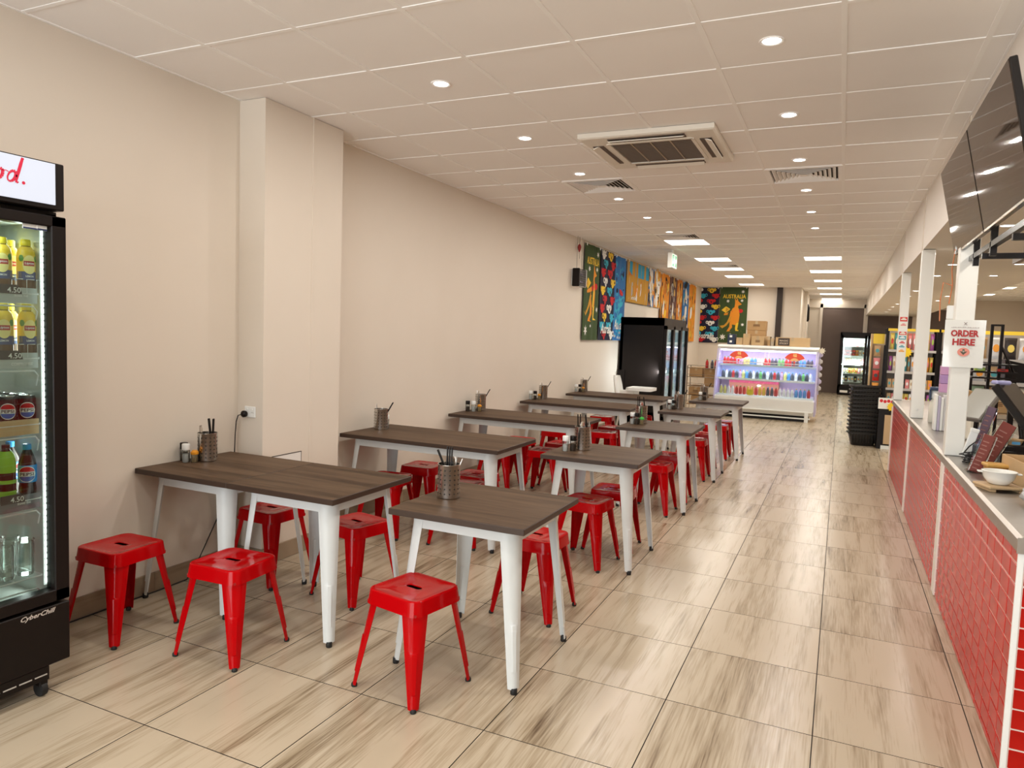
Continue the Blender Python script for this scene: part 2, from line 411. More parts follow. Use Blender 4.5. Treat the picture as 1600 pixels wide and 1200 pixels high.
for i, j in LIGHT_CELLS:
    x, y = (GX[i]+GX[i+1])/2, GY0+.596*(j+.5)
    if i == 2: n1 += 1; lab = 'square lit ceiling panel near the printed towels, %s in its row' % ORD[n1-1]; g = 'lit panels on the towel side'
    else: n2 += 1; lab = 'square lit ceiling panel over the aisle, %s in its row' % ORD[n2-1]; g = 'lit panels over the aisle'
    if plo is None:
        plo = thing('panel_light', lab, 'ceiling light', (x, y, CEIL), 0, g)
        PLB.build('diffuser', M_PANELLAMP, plo)
        t = MB(); t.loft([[(a*.298, c*.298, z) for a, c in ((-1, -1), (1, -1), (1, 1), (-1, 1))] for z in (-.002, .014)], cap=False)
        t.loft([[(a*k, c*k, -.002) for a, c in ((-1, -1), (1, -1), (1, 1), (-1, 1))] for k in (.298, .284)], cap=False); t.build('frame', M_GRID, plo)
    else: dup(plo, (x, y, CEIL), 0, lab, g)
    area('panel_beam', (x, y, CEIL-.02), .56, PANEL_POWER*(.3 if y > 24 else 1), (1, .95, .85), sy_=.56)
# servery soffit downlights and shop panels
SOFF_DL = [(1.05, 9.2+1.43*k) for k in range(-3, 10)] + [(1.66, 9.2+1.42*k) for k in range(0, 7)]
for n, (x, y) in enumerate(SOFF_DL):
    row = 'row nearest the white posts' if x < 1.3 else 'row farther behind the counter'
    k = n if x < 1.3 else n-13
    downlight(x, y, 2.51, 'round downlight in the low servery ceiling, %s in the %s' % (ORD[k], row), 'downlights over the servery', 4.5)
for n, (x, y) in enumerate([(3.25, 17.3), (3.25, 19.9), (3.25, 22.4)]):
    dup(plo, (x, y, CEIL), 0, 'square lit panel in the shop ceiling beyond the servery, %s from the front' % ORD[n], 'lit panels of the shop')
for y in (6, 11, 16, 21): area('shop_beam', (3.4, y, CEIL-.03), 1.2, 42, (1, .92, .78), sy_=1.2)

# ---- square air diffusers in the ceiling
def vent(x, y, lab):
    o = thing('air_diffuser', lab, 'vent', (x, y, CEIL), 0, 'square air diffusers')
    sq = lambda k, z: [(a*k, c*k, z) for a, c in ((-1, -1), (1, -1), (1, 1), (-1, 1))]
    t = MB(); t.box(-.285, -.285, .02, .285, .285, .026); t.build('dark_backing', mat('vent_dark', (.05, .04, .035), .8), o)
    t = MB(); t.loft([sq(.297, .002), sq(.297, -.004), sq(.265, -.004), sq(.258, .012)], cap=False); t.build('frame', M_GRID, o)
    for k in range(6):
        r = .245-.036*k
        t = MB(); t.loft([sq(r, -.003), sq(r-.022, .016), sq(r-.026, .016), sq(r-.004, -.004), sq(r, -.003)], cap=False); t.build('louvre', M_GRID, o)
    t = MB(); t.loft([sq(.035, -.003), sq(.001, -.003)], cap=False); t.build('centre_cap', M_GRID, o)
for (i, j), lab in zip(VENT_CELLS, ('square louvred air diffuser above the tables, nearest of its line', 'square louvred air diffuser above the aisle',
        'square louvred air diffuser just before the first lit panel', 'small far air diffuser between the lit panels')):
    vent((GX[i]+GX[i+1])/2, GY0+.596*(j+.5), lab)

# ---- ceiling cassette air conditioner
M_AC = mat('air_conditioner_ivory', (.80, .75, .66), .45)
M_ACDK = mat('air_conditioner_grille', (.10, .068, .05), .6)
ac = thing('air_conditioner', 'square ivory ceiling cassette air conditioner with brown grille', 'air conditioner', (-1.3225, 5.36, CEIL))
sq = lambda k, z: [(a*k, c*k, z) for a, c in ((-1, -1), (1, -1), (1, 1), (-1, 1))]
t = MB(); t.loft([sq(.475, .0), sq(.475, -.032), sq(.462, -.040), sq(.30, -.040), sq(.292, -.030), sq(.292, .0)], cap=False); t.build('face_panel', M_AC, ac)
for k in range(4):
    a = k*math.pi/2
    t = MB(); t.M = Matrix.Rotation(a, 4, 'Z'); t.box(-.27, -.425, -.045, .27, -.345, -.0395, m=0); t.build('outlet_slot', M_ACDK, ac)
    t = MB(); t.M = Matrix.Rotation(a, 4, 'Z') @ Matrix.Translation((0, -.395, -.048)) @ Matrix.Rotation(.35, 4, 'X'); t.box(-.265, -.030, -.003, .265, .030, .003); t.build('air_vane', M_AC, ac)
t = MB(); t.box(-.295, -.295, -.030, .295, .295, -.024); t.build('grille_backing', M_ACDK, ac)
t = MB()
for k in range(26): t.box(-.285, -.28+.0222*k, -.040, .285, -.274+.0222*k, -.031)
g = t.build('grille_slat', mat('grille_slat_brown', (.17, .12, .085), .6), ac); g['kind'] = 'stuff'
t = MB()
for x in (-.14, 0, .14): t.box(x-.004, -.285, -.043, x+.004, .285, -.036)
t.build('grille_rib', mat('grille_rib_tan', (.45, .36, .26), .6), ac)
for s_ in (-1, 1):
    t = MB(); t.box(-.30, s_*.30-.012, -.046, .30, s_*.30+.012, -.034); t.build('grille_frame', M_AC, ac)
    t = MB(); t.box(s_*.30-.012, -.30, -.046, s_*.30+.012, .30, -.034); t.build('grille_frame', M_AC, ac)
# ================================================================ STOOLS AND TABLES
def leg_loft(ztop, zbot, c0, c1, L0, L1, quad, rib=(.0, .0), thick=.0028, fl=.010, nz=9):
    """pressed sheet-metal leg: a quarter-round section round the corner, tapering to the foot; quad = signs of the corner"""
    sx, sy2 = quad; loops = []
    zs = [ztop+(zbot-ztop)*k/nz for k in range(nz+1)]
    if rib[1] > 0:
        zs += [rib[0]-.005, rib[0], rib[1], rib[1]+.005]; zs = sorted(set(zs), reverse=True)
    for z in zs:
        t = (ztop-z)/(ztop-zbot); c = c0+(c1-c0)*t; L = L0+(L1-L0)*t
        up = .0042 if rib[0] <= z <= rib[1] else 0.0
        def sec(off):
            out = [(c-off, c-L-fl)]
            for k in range(9):
                a = math.radians(90*k/8); r = L-off+(up if 3 <= k <= 5 and L > .02 else 0)
                out.append((c-L+r*math.cos(a), c-L+r*math.sin(a)))
            out.append((c-L-fl, c-off)); return out
        pts = sec(0)+list(reversed(sec(thick)))
        if sx*sy2 < 0: pts = list(reversed(pts))
        loops.append([(sx*x, sy2*y, z) for x, y in pts])
    b = MB(); b.loft(loops); return b
def make_stool(label, group):
    o = thing('stool', label, 'stool', (0, 0, 0), 0, group)
    b = MB(); K = 5; lp = lambda h, r, z: [(x, y, z) for x, y in rrect(h, h, r, K)]
    n = len(rrect(.1, .1, .02, K))
    def slot(hx, r, z):       # stadium hand hole with the same point count
        return [(x, y, z) for x, y in rrect(hx, r, r*.98, K)]
    b.loft([lp(.160, .05, .386), lp(.157, .05, .40), lp(.152, .048, .441), lp(.1505, .047, .4465), lp(.147, .045, .4495), lp(.143, .042, .4500), lp(.134, .038, .4500), lp(.130, .036, .4484), lp(.08, .03, .4482),
            slot(.045, .0175, .4480), slot(.042, .015, .4468), slot(.042, .015, .4435)], cap=False)
    b.loft([slot(.042, .015, .4435), lp(.12, .03, .443), lp(.146, .045, .440), lp(.155, .049, .388), lp(.160, .05, .386)], cap=False)
    st_ = b.build('seat', M_RED, o, 24)
    b = MB(); b.box(-.085, -.065, .424, .085, .065, .428); b.build('slot_shade_plate', M_RUBBER, st_)  # added black plate standing in for the shade seen through the hand hole
    for q in ((1, 1), (-1, 1), (-1, -1), (1, -1)):
        l = leg_loft(.425, .012, .151, .193, .072, .023, q, (.075, .235)).build('leg', M_RED, o, 28)
        f = MB(); f.lathe(q[0]*.1805, q[1]*.1805, [(.0125, 0), (.0135, .003), (.0135, .012), (.010, .018)], 12); f.build('rubber_foot', M_RUBBER, l, 40)
    b = MB()
    for s_ in (1, -1): b.tube([(-.145, -.145*s_, .392), (.145, .145*s_, .392)], .007, 6)
    b.build('cross_brace', M_REDIN, o)
    return o
def make_table(hx, hy, label, group, name='dining_table'):
    o = thing(name, label, 'table', (0, 0, 0), 0, group)
    Z = .757; b = MB(); b.box(-hx, -hy, Z-.030, hx, hy, Z-.0005, c=.0025, m=1)
    b.box(-hx+.003, -hy+.003, Z-.01, hx-.003, hy-.003, Z, m=0)
    b.build('tabletop', [M_TOP, M_EDGE], o)
    ax, ay = hx-.072, hy-.072
    rr = lambda d, z: [(x, y, z) for x, y in rrect(ax-d, ay-d, .055-d*.5, 5)]
    b = MB(); b.loft([rr(0, .664), rr(0, .728), rr(.004, .728), rr(.004, .664), rr(0, .664)], cap=False); b.build('apron', M_WHITE, o, 40)
    for q in ((1, 1), (-1, 1), (-1, -1), (1, -1)):
        l = leg_loft(.715, .022, 0, .048, .066, .027, q, (.10, .30), fl=.012)
        l.v = [Vector((p.x+q[0]*ax, p.y+q[1]*ay, p.z)) for p in l.v]
        l = l.build('leg', M_WHITE, o, 28)
        f = MB(); f.lathe(q[0]*(ax+.034), q[1]*(ay+.034), [(.0135, 0), (.0155, .003), (.0155, .024), (.013, .028)], 14); f.build('foot_cap', M_RUBBER, l, 40)
    return o
# -- tables: left row against the wall (two small ones pushed together in front, then long ones), right row along the aisle
sq = make_table(.349, .35, 'square dark-topped table against the left wall, left half of the nearest joined pair', 'square white-legged tables')
sq.location = (-3.240, 3.095, 0)
T_A2 = dup(sq, (-2.541, 3.095, 0), 0, 'square dark-topped table pushed against its neighbour, aisle side of the nearest joined pair')
RIGHT_T = [(-1.535, 3.115), (-1.515, 4.93), (-1.515, 6.765), (-1.515, 8.44), (-1.48, 10.11)]
rl = ['nearest small square table by the aisle, one steel cutlery holder on it', 'second small square table by the aisle, white shaker at its corner', 'third small square table by the aisle, green-lidded jar on it',
      'fourth small square table by the aisle, counted from the front', 'farthest small square table by the aisle, before the open display cooler']
for (x, y), l in zip(RIGHT_T, rl): dup(sq, (x, y, 0), 0, l, 'square white-legged tables')
LEFT_T = [(-2.86, 4.87), (-2.868, 6.60), (-2.865, 8.36), (-2.83, 9.88)]
ll = ['long dark-topped table just behind the wall pier', 'long dark-topped table second behind the wall pier', 'long dark-topped table third behind the wall pier', 'farthest long dark-topped table, in front of the white high chair']
lt = make_table(.695, .35, ll[0], 'long white-legged tables', 'long_dining_table'); lt.location = (*LEFT_T[0], 0)
for (x, y), l in list(zip(LEFT_T, ll))[1:]: dup(lt, (x, y, 0), 0, l, 'long white-legged tables')
# -- stools
ST = [(-3.29, 2.44, 1, 'red metal stool beside the drinks fridge, against the left wall'),
      (-2.63, 2.545, 3, 'red metal stool in front of the nearest joined tables, second from the fridge'),
      (-1.67, 2.67, -11, 'red metal stool standing alone in front of the nearest aisle table, nearest of all'),
      (-3.20, 3.41, -2, 'red metal stool behind the nearest joined tables, by the wall pier'),
      (-2.56, 3.43, -12, 'red metal stool behind the nearest joined tables, aisle end'),
      (-3.16, 4.62, 6, 'red metal stool half hidden behind the aisle corner of the nearest joined tables'),
      (-2.55, 4.70, 8, 'red metal stool hidden mostly behind the nearest aisle table, at the first long table'),
      (-3.17, 5.17, 3, 'dark red stool between the first long table and the wall'),
      (-2.62, 5.08, 0, 'red metal stool under the far edge of the first long table, aisle end'),
      (-1.53, 3.745, -3, 'red metal stool behind the nearest aisle table, seen past its white leg'),
      (-1.56, 4.745, -6, 'red metal stool tucked in front of the second aisle table'),
      (-1.50, 5.20, 4, 'red metal stool tucked at the far side of the second aisle table'),
      (-3.14, 6.58, 4, 'red metal stool at the wall end of the second long table, near side'),
      (-2.61, 6.55, 6, 'bright red stool at the aisle end of the second long table, near side'),
      (-3.13, 7.05, 0, 'red metal stool at the wall end of the second long table, far side'),
      (-2.62, 7.06, -4, 'red metal stool at the aisle end of the second long table, far side'),
      (-1.50, 6.475, -2, 'red metal stool tucked in front of the third aisle table'),
      (-1.46, 7.05, 3, 'red metal stool tucked at the far side of the third aisle table'),
      (-3.03, 7.95, -3, 'red metal stool at the wall end of the third long table, near side'),
      (-2.52, 8.22, 10, 'red metal stool at the aisle end of the third long table, near side'),
      (-2.57, 8.72, -8, 'red metal stool at the aisle end of the third long table, far side'),
      (-1.49, 8.29, 0, 'red metal stool tucked in front of the fourth aisle table'),
      (-1.50, 8.86, 2, 'red metal stool tucked at the far side of the fourth aisle table'),
      (-3.05, 9.80, 3, 'red metal stool at the wall end of the farthest long table'),
      (-2.58, 10.18, 12, 'red metal stool at the aisle end of the farthest long table'),
      (-1.48, 9.90, 0, 'red metal stool tucked in front of the farthest aisle table'),
      (-1.49, 10.42, -2, 'red metal stool at the far side of the farthest aisle table')]
s0 = None
for x, y, a, l in ST:
    if s0 is None: s0 = make_stool(l, 'red metal stools'); s0.location = (x, y, 0); s0.rotation_euler = (0, 0, math.radians(a))
    else: dup(s0, (x, y, 0), math.radians(a), l)

# ================================================================ CONDIMENTS ON THE TABLES
TZ = .757
def make_holder():
    o = thing('cutlery_holder', '', 'cutlery holder', (0, 0, 0), 0, 'perforated steel cutlery holders')
    b = MB(); b.lathe(0, 0, [(.050, .0), (.0555, .003), (.0565, .008), (.0565, .165), (.0585, .168), (.0585, .172), (.0550, .172), (.0550, .006), (.0005, .005)], 28, cap=False); b.build('cup', M_STEEL, o, 40)
    b = MB()
    for i in range(14):
        a = 2*math.pi*i/14
        for k in range(6):
            z = .027+.0235*k; r = .0568
            c, s_ = math.cos(a), math.sin(a)
            b.add([(r*c-s_*.0042*math.cos(q), r*s_+c*.0042*math.cos(q), z+.0042*math.sin(q)) for q in [math.pi*h/3 for h in range(6)]], [tuple(range(6))])
    p = b.build('perforation', M_PERF, o); p['kind'] = 'stuff'
    return o
def make_shaker(lid, fill, nm):
    o = thing(nm, '', 'shaker', (0, 0, 0), 0, nm.replace('_', ' ')+'s on the tables')
    b = MB(); b.lathe(0, 0, [(.018, 0), (.0205, .003), (.0205, .050), (.0005, .050)], 16, cap=False); b.build('contents', fill, o, 40)
    b = MB(); b.lathe(0, 0, [(.0215, 0), (.0225, .003), (.0225, .072), (.019, .076)], 18, cap=False); b.build('jar', M_CLEAR, o, 40)
    b = MB(); b.lathe(0, 0, [(.0225, .074), (.0235, .076), (.0235, .106), (.021, .110), (.0005, .110)], 18, cap=False); b.build('lid', lid, o, 40)
    return o
def make_picks(lid):
    o = thing('toothpick_jar', '', 'jar', (0, 0, 0), 0, 'toothpick jars on the tables')
    b = MB(); b.lathe(0, 0, [(.019, 0), (.021, .003), (.021, .048), (.019, .050)], 16, cap=False); b.build('jar', M_CLEAR, o, 40)
    b = MB()
    for i in range(18):
        a = i*2.4; r = .004*math.sqrt(i)
        b.tube([(r*math.cos(a), r*math.sin(a), .002), (r*math.cos(a), r*math.sin(a), .047)], .0016, 4)
    p = b.build('toothpicks', mat('toothpick_wood', (.62, .45, .24), .7), o); p['kind'] = 'stuff'
    b = MB(); b.lathe(0, 0, [(.022, .049), (.023, .051), (.023, .064), (.016, .068), (.014, .074), (.0005, .074)], 18, cap=False); b.build('lid', lid, o, 40)
    return o
M_SALT = mat('salt_white', (.85, .85, .84), .8); M_PEPPER = mat('pepper_dark', (.06, .04, .03), .8)
M_ORANGE = mat('orange_lid', (.75, .30, .02), .4); M_GREEN = mat('green_lid', (.05, .45, .06), .4)
def utensil(kind):
    b = MB()
    if kind == 'knife': b.box(-.009, -.0045, 0, .009, .0045, .125, c=.003); b.box(-.008, -.0008, .125, .008, .0008, .25, m=1)
    elif kind == 'fork':
        b.box(-.004, -.0012, 0, .004, .0012, .12, m=1); b.box(-.010, -.0012, .12, .010, .0012, .145, m=1)
        for k in range(4): b.box(-.010+.0055*k, -.0012, .145, -.0065+.0055*k, .0012, .205, m=1)
    elif kind == 'spoon':
        b.box(-.003, -.0012, 0, .003, .0012, .14, m=1)
        b.loft([[(rx*math.cos(a), .003*math.sin(a), z) for a in [math.pi*h/5 for h in range(10)]] for rx, z in ((.004, .145), (.013, .158), (.017, .177), (.013, .195), (.002, .205))], m=1)
    else: b.tube([(0, 0, 0), (0, 0, .25)], .0046, 6)
    o = b.build(kind, [M_BLACK, M_STEEL]); return o
UT = {}
def put_utensil(kind, hx, hy, az, tilt, where, up=True, lab=None):
    """stands in the holder at (hx, hy); leans towards azimuth az"""
    o = UT.get(kind)
    if o is None: o = UT[kind] = utensil(kind)
    else: o = o.copy(); COL.objects.link(o)
    L = {'knife': .25, 'chopstick': .25, 'fork': .205, 'spoon': .205}[kind]
    d = Vector((math.cos(az)*math.sin(tilt), math.sin(az)*math.sin(tilt), math.cos(tilt)))
    base = Vector((hx-.034*math.cos(az)*(tilt > .05), hy-.034*math.sin(az)*(tilt > .05), TZ+.008))
    q = d.to_track_quat('Z', 'Y')
    if not up: base = base+d*L; q = (-d).to_track_quat('Z', 'Y')
    o.rotation_mode = 'QUATERNION'; o.rotation_quaternion = q; o.location = base
    nm = {'knife': 'black-handled table knife', 'fork': 'steel fork', 'spoon': 'steel spoon', 'chopstick': 'black chopstick'}[kind]
    tag(o, lab or '%s standing in the cutlery holder on the %s' % (nm, where), kind, 'cutlery in the holder on the '+where)
H0 = make_holder(); SALT0 = make_shaker(M_PLASTIC, M_SALT, 'salt_shaker'); PEP0 = make_shaker(M_BLACK, M_PEPPER, 'pepper_shaker'); PK0 = make_picks(M_ORANGE); PK1 = make_picks(M_GREEN)
used = set()
def setdown(proto, x, y, label):
    if proto.name not in used: used.add(proto.name); idx(proto); proto.location = (x, y, TZ); proto['label'] = label; return proto
    return dup(proto, (x, y, TZ), R.uniform(0, 6), label)
CT = [ # where, holder, salt, pepper, picks, green?
 ('nearest joined tables', (-3.455, 3.135), (-3.515, 3.030), (-3.560, 3.055), (-3.468, 3.052), 0),
 ('nearest aisle table', (-1.755, 3.105), None, None, None, 0),
 ('first long table', (-3.43, 4.90), (-3.455, 5.015), None, None, 0),
 ('second long table', (-3.46, 6.76), (-3.46, 6.600), (-3.515, 6.575), (-3.412, 6.645), 0),
 ('third long table', (-3.455, 8.51), (-3.54, 8.305), (-3.486, 8.320), (-3.445, 8.355), 0),
 ('farthest long table', (-3.45, 10.10), (-3.51, 9.93), (-3.465, 9.965), (-3.42, 9.985), 0),
 ('second aisle table', (-1.685, 4.95), (-1.765, 4.815), (-1.722, 4.855), None, 0),
 ('third aisle table', (-1.735, 6.845), (-1.79, 6.725), (-1.742, 6.715), (-1.695, 6.715), 1),
 ('fourth aisle table', (-1.72, 8.54), (-1.80, 8.415), (-1.752, 8.42), None, 0),
 ('farthest aisle table', (-1.71, 10.20), (-1.727, 10.02), (-1.672, 10.03), None, 0)]
for wh, h, s_, p_, k_, gr in CT:
    setdown(H0, *h, 'perforated steel cutlery holder on the '+wh)
    if s_: setdown(SALT0, *s_, 'white-lidded salt shaker on the '+wh)
    if p_: setdown(PEP0, *p_, 'black-lidded pepper shaker on the '+wh)
    if k_: setdown(PK1 if gr else PK0, *k_, '%s-lidded toothpick jar on the %s' % ('green' if gr else 'orange', wh))
    ri = math.radians
    side = lambda q: {0: 'left', 1: 'middle', 2: 'right'}[q]
    if wh == 'nearest joined tables':
        put_utensil('knife', h[0]-.008, h[1]+.015, ri(190), .13, wh, False, 'black-handled knife leaning left in the holder on the nearest joined tables')
        put_utensil('knife', h[0]+.026, h[1]+.01, ri(20), .04, wh, False, 'upright black-handled knife in the holder on the nearest joined tables')
        put_utensil('fork', h[0]-.040, h[1]-.012, ri(190), .02, wh); put_utensil('spoon', h[0]-.012, h[1]-.030, ri(250), .02, wh)
    elif wh == 'nearest aisle table':
        put_utensil('knife', h[0]-.006, h[1]+.022, ri(195), .42, wh, False)
        for q in range(3): put_utensil('chopstick', h[0]-.008+.013*q, h[1]-.012, ri(100), .03, wh, True, 'black chopstick upright in the nearest cutlery holder, %s of three' % side(q))
        put_utensil('fork', h[0]+.028, h[1]+.012, ri(20), .35, wh); put_utensil('spoon', h[0]+.034, h[1]-.020, ri(60), .04, wh)
    elif wh in ('second aisle table', 'third aisle table'):
        put_utensil('chopstick', h[0]-.030, h[1], ri(180), .05, wh, False, 'leftmost black chopstick in the holder on the '+wh)
        put_utensil('chopstick', h[0]-.016, h[1]+.014, ri(180), .05, wh, False, 'second black chopstick in the holder on the '+wh)
        put_utensil('knife', h[0]+.004, h[1]+.026, ri(180), .12, wh, False)
        put_utensil('spoon', h[0]+.004, h[1]-.030, ri(-60), .05, wh); put_utensil('fork', h[0]+.034, h[1]+.012, ri(20), .05, wh)
    else:
        put_utensil('knife', h[0]+.004, h[1]+.018, ri(20), .50, wh, False)
        put_utensil('fork', h[0]-.030, h[1]-.006, ri(200), .05, wh)
        if wh != 'first long table': put_utensil('spoon', h[0]-.002, h[1]-.034, ri(250), .03, wh)
# ================================================================ DRINKS FRIDGE AT THE LEFT EDGE
FX, FY0, FY1 = -2.95, 1.02, 1.945
M_LINER = mat('fridge_liner_white', (.62, .67, .64), .5)
fr = thing('drinks_fridge', 'tall black glass-door drinks fridge with lit white header, cut by the left edge', 'fridge', ((FX+XL)/2, (FY0+FY1)/2, 0))
def P(name, b, m, par=None, **k):
    """part of a thing given in world coordinates"""
    par = par if par is not None else fr
    o = b.build(name, m, par, **k); mw = Matrix.Translation(-Vector(par_loc(par))); o.data.transform(mw); return o
def par_loc(p):
    v = Vector((0, 0, 0))
    while p is not None: v = v+Vector(p.location); p = p.parent
    return v
b = MB(); fx = FX-.065
b.box(XL+.02, FY0, .125, XL+.07, FY1, 2.02); b.box(XL+.02, FY0, .125, fx, FY0+.045, 2.02); b.box(XL+.02, FY1-.042, .125, fx, FY1, 2.02)
b.box(XL+.02, FY0, .125, fx, FY1, .40); b.box(XL+.02, FY0, 1.985, fx, FY1, 2.03)
P('cabinet', b, M_BLACK)
b = MB(); b.box(XL+.07, FY0+.045, .40, XL+.074, FY1-.042, 1.985); b.box(XL+.07, FY1-.046, .40, fx-.02, FY1-.042, 1.985); b.box(XL+.07, FY0+.045, .40, fx, FY0+.049, 1.985)
b.box(XL+.07, FY0+.045, .40, fx-.02, FY1-.042, .408); b.box(XL+.07, FY0+.045, 1.978, fx-.02, FY1-.042, 1.985); P('liner', b, M_LINER)
b = MB(); b.box(XL+.02, FY0, 2.032, FX-.01, FY1, 2.222, c=.004); hd = P('header', b, M_BLACK)
b = MB(); b.box(FX-.011, FY0+.05, 2.052, FX-.003, FY1-.042, 2.216)
P('header_lightbox', b, mat('header_glow', (.30, .32, .37), .4, emit=(.80, .86, 1.0), es=.55), hd)
b = MB(); b.M = place((FX-.0015, 1.725, 2.150), (0, 1, 0), (0, 0, 1))
def stroke(b, pts, ws):
    for i in range(len(pts)-1):
        (x0, y0), (x1, y1) = pts[i], pts[i+1]; d = math.hypot(x1-x0, y1-y0) or 1; nx, ny = -(y1-y0)/d, (x1-x0)/d; w0, w1 = ws[i]/2, ws[i+1]/2
        b.add([(x0-nx*w0, y0-ny*w0, .0004*(i % 2)), (x1-nx*w1, y1-ny*w1, .0004*(i % 2)), (x1+nx*w1, y1+ny*w1, .0004*(i % 2)), (x0+nx*w0, y0+ny*w0, .0004*(i % 2))], [(0, 1, 2, 3)])
def loop_(cx, cy_, rx, ry, sl, n=16): return [(cx+rx*math.cos(t)+sl*ry*math.sin(t), cy_+ry*math.sin(t)) for t in [2*math.pi*i/n for i in range(n+1)]]
for cx in (-.040, .008):
    L_ = loop_(cx, -.016, .014, .021, .35); stroke(b, L_, [.0095+.0035*math.sin(i*.4+1) for i in range(len(L_))])
stroke(b, [(.050, .062), (.042, .035), (.032, .0), (.024, -.030), (.026, -.038), (.034, -.034)], [.010, .0125, .0125, .010, .008, .004])
stroke(b, [(-.026, .0), (-.012, .002), (-.004, -.002)], [.004, .003, .004])
b.flat(ell(.052, -.034, .0065, .0065, 12), .0005)
b.flat(ell(.052, .058, .003, .003, 8), .0005); b.M = None
P('lettering', b, mat('script_red', (.62, .01, .05), .5), hd)
b = MB(); b.box(FX-.06, FY0+.02, .395, FX, FY1, .447, c=.004); b.box(FX-.06, FY0+.02, 1.962, FX, FY1, 2.006, c=.004); b.box(FX-.06, FY1-.062, .395, FX, FY1, 2.006, c=.004); b.box(FX-.06, FY0+.02, .395, FX, FY0+.09, 2.006, c=.004)
dr = P('door', b, M_BLACK)
b = MB(); b.box(FX-.035, FY0+.085, .44, FX-.029, FY1-.058, 1.97); P('door_glass', b, M_GLASS, dr)
b = MB(); b.box(FX-.020, FY1-.106, 1.945, FX-.0275, FY1-.068, 1.972, m=0); b.box(FX-.0195, FY1-.106, 1.945, FX-.0194, FY1-.068, 1.950, m=1)
b.box(FX-.0275, FY1-.16, 1.943, FX-.022, FY1-.066, 1.972, m=0); b.box(FX-.0215, FY1-.16, 1.943, FX-.0212, FY1-.066, 1.949, m=1); P('energy_label', b, [M_PAPER, mat('navy_print', (.03, .05, .15), .6)], dr)
b = MB(); b.box(FX-.06, FY0, .128, FX-.002, FY1, .382, c=.004); bp_ = P('base_panel', b, M_BLACK)
b = MB(); text(b, 'CyberChill', .026, place((FX-.0015, 1.812, .3605), (0, 1, 0), (0, 0, 1)), 0, .142, .35, bold=.02); P('lettering', b, mat('badge_silver', (.75, .74, .72), .3, metal=.6), bp_)
b = MB(); b.box(FX-.055, FY0+.02, .07, FX-.004, FY1-.09, .128); kp = P('kick_grille', b, M_BLACK)
b = MB()
for k in range(9): b.box(FX-.0045, 1.845-.062*k-.05, .093, FX-.002, 1.845-.062*k, .098)
P('grille_slot', b, mat('slot_grey', (.45, .42, .38), .5), kp)
for y in (FY0+.1, FY1-.11):
    for x in (FX-.03, XL+.09):
        b = MB(); b.M = Matrix.Translation((x, y, .032)) @ Matrix.Rotation(math.pi/2, 4, 'X'); b.lathe(0, 0, [(.012, -.014), (.032, -.012), (.032, .012), (.012, .014)], 16); c = P('castor', b, M_RUBBER, smooth=40)
        b = MB(); b.box(x-.022, y-.018, .045, x+.022, y+.018, .128, c=.004); P('castor_fork', b, M_BLACK, c)
b = MB(); b.box(fx+.001, FY1-.071, .46, fx+.006, FY1-.043, 1.955, m=0)
for k in range(56): b.box(fx+.006, FY1-.066, .47+.0265*k, fx+.009, FY1-.048, .488+.0265*k, m=1)
q = P('led_strip', b, [mat('led_base', (.6, .62, .6), .4, emit=(.95, 1, .96), es=.8), M_STRIP]); q['kind'] = 'stuff'
b = MB()
for k in range(46): b.box(fx-.030, FY1-.0465, .47+.0325*k, fx-.022, FY1-.044, .487+.0325*k)
q = P('shelf_rail_slots', b, mat('rail_slot', (.35, .40, .38), .6)); q['kind'] = 'stuff'
M_WIRE = mat('white_wire', (.75, .78, .76), .35); M_TICK = mat('price_rail', (.50, .56, .55), .35); M_TICKD = mat('price_rail_grey', (.16, .17, .19), .4)
M_TAN = mat('price_rail_tan', (.62, .47, .26), .4); M_LETW = mat('print_white', (.85, .87, .85), .6); M_LETK = mat('print_black', (.02, .02, .022), .5)
SHZ = [1.690, 1.425, 1.150, .835, .500]
for n, z in enumerate(SHZ):
    b = MB(); yA, yB, xa, xb = FY0+.06, FY1-.062, XL+.09, -3.04
    for k in range(15): b.tube([(xa, yA+(yB-yA)*k/14, z), (xb, yA+(yB-yA)*k/14, z)], .0024, 5)
    for x in (xa, (xa+xb)/2, xb): b.tube([(x, yA, z-.004), (x, yB, z-.004)], .0035, 5)
    b.tube([(xb, yA, z-.055), (xb, yB-.02, z-.055), (xb-.01, yB, z-.075), (xb-.03, yB+.005, z-.12)], .0035, 5)
    if n < 2:     # clear dividers in front of the bottles
        for yy in (1.79, 1.835, 1.875): b.tube([(xb+.004, yy, z), (xb+.004, yy, z+.055), (xb+.004, yy+.03, z+.055)], .0016, 4)
    sh = P('shelf', b, M_WIRE)
    if n < 4:
        rail = [M_TICK, M_TICK, M_TAN, M_TICKD][n]
        b = MB(); b.box(-3.044, yA, z-.043, -3.038, yB-.006, z+.020); pr = P('price_rail', b, rail, sh)
        b = MB()
        if n != 2: b.loft([[(x, y, zz) for y, zz in [(1.72, z-.006), (1.815, z-.006), (1.808, z+.020), (1.792, z+.030), (1.72, z+.030)]] for x in (-3.037, -3.034)]); 
        t2 = MB(); A = lambda y, zz, dx=0: place((-3.033+dx, y, zz), (0, 1, 0), (0, 0, 1))
        if n != 2:
            P('price_tag', b, M_LETK, sh)
            text(t2, '4.50', .022, A(1.783, z+.009), 0, .052, 0, bold=.01)
            if n == 1: text(t2, 'COMPROMISE', .012, A(1.812, z-.025, -.003), 0, .085, .1, bold=.03)
            else: text(t2, 'SHARE THE', .0085, A(1.812, z-.013, -.003), 0, .055, .1, bold=.03)
            P('lettering', t2, M_LETW, sh)
area('fridge_glow', (-3.16, FY1-.06, 1.2), .05, 2.4, (.92, 1, .95), (math.radians(-90), 0, 0), sy_=1.5)
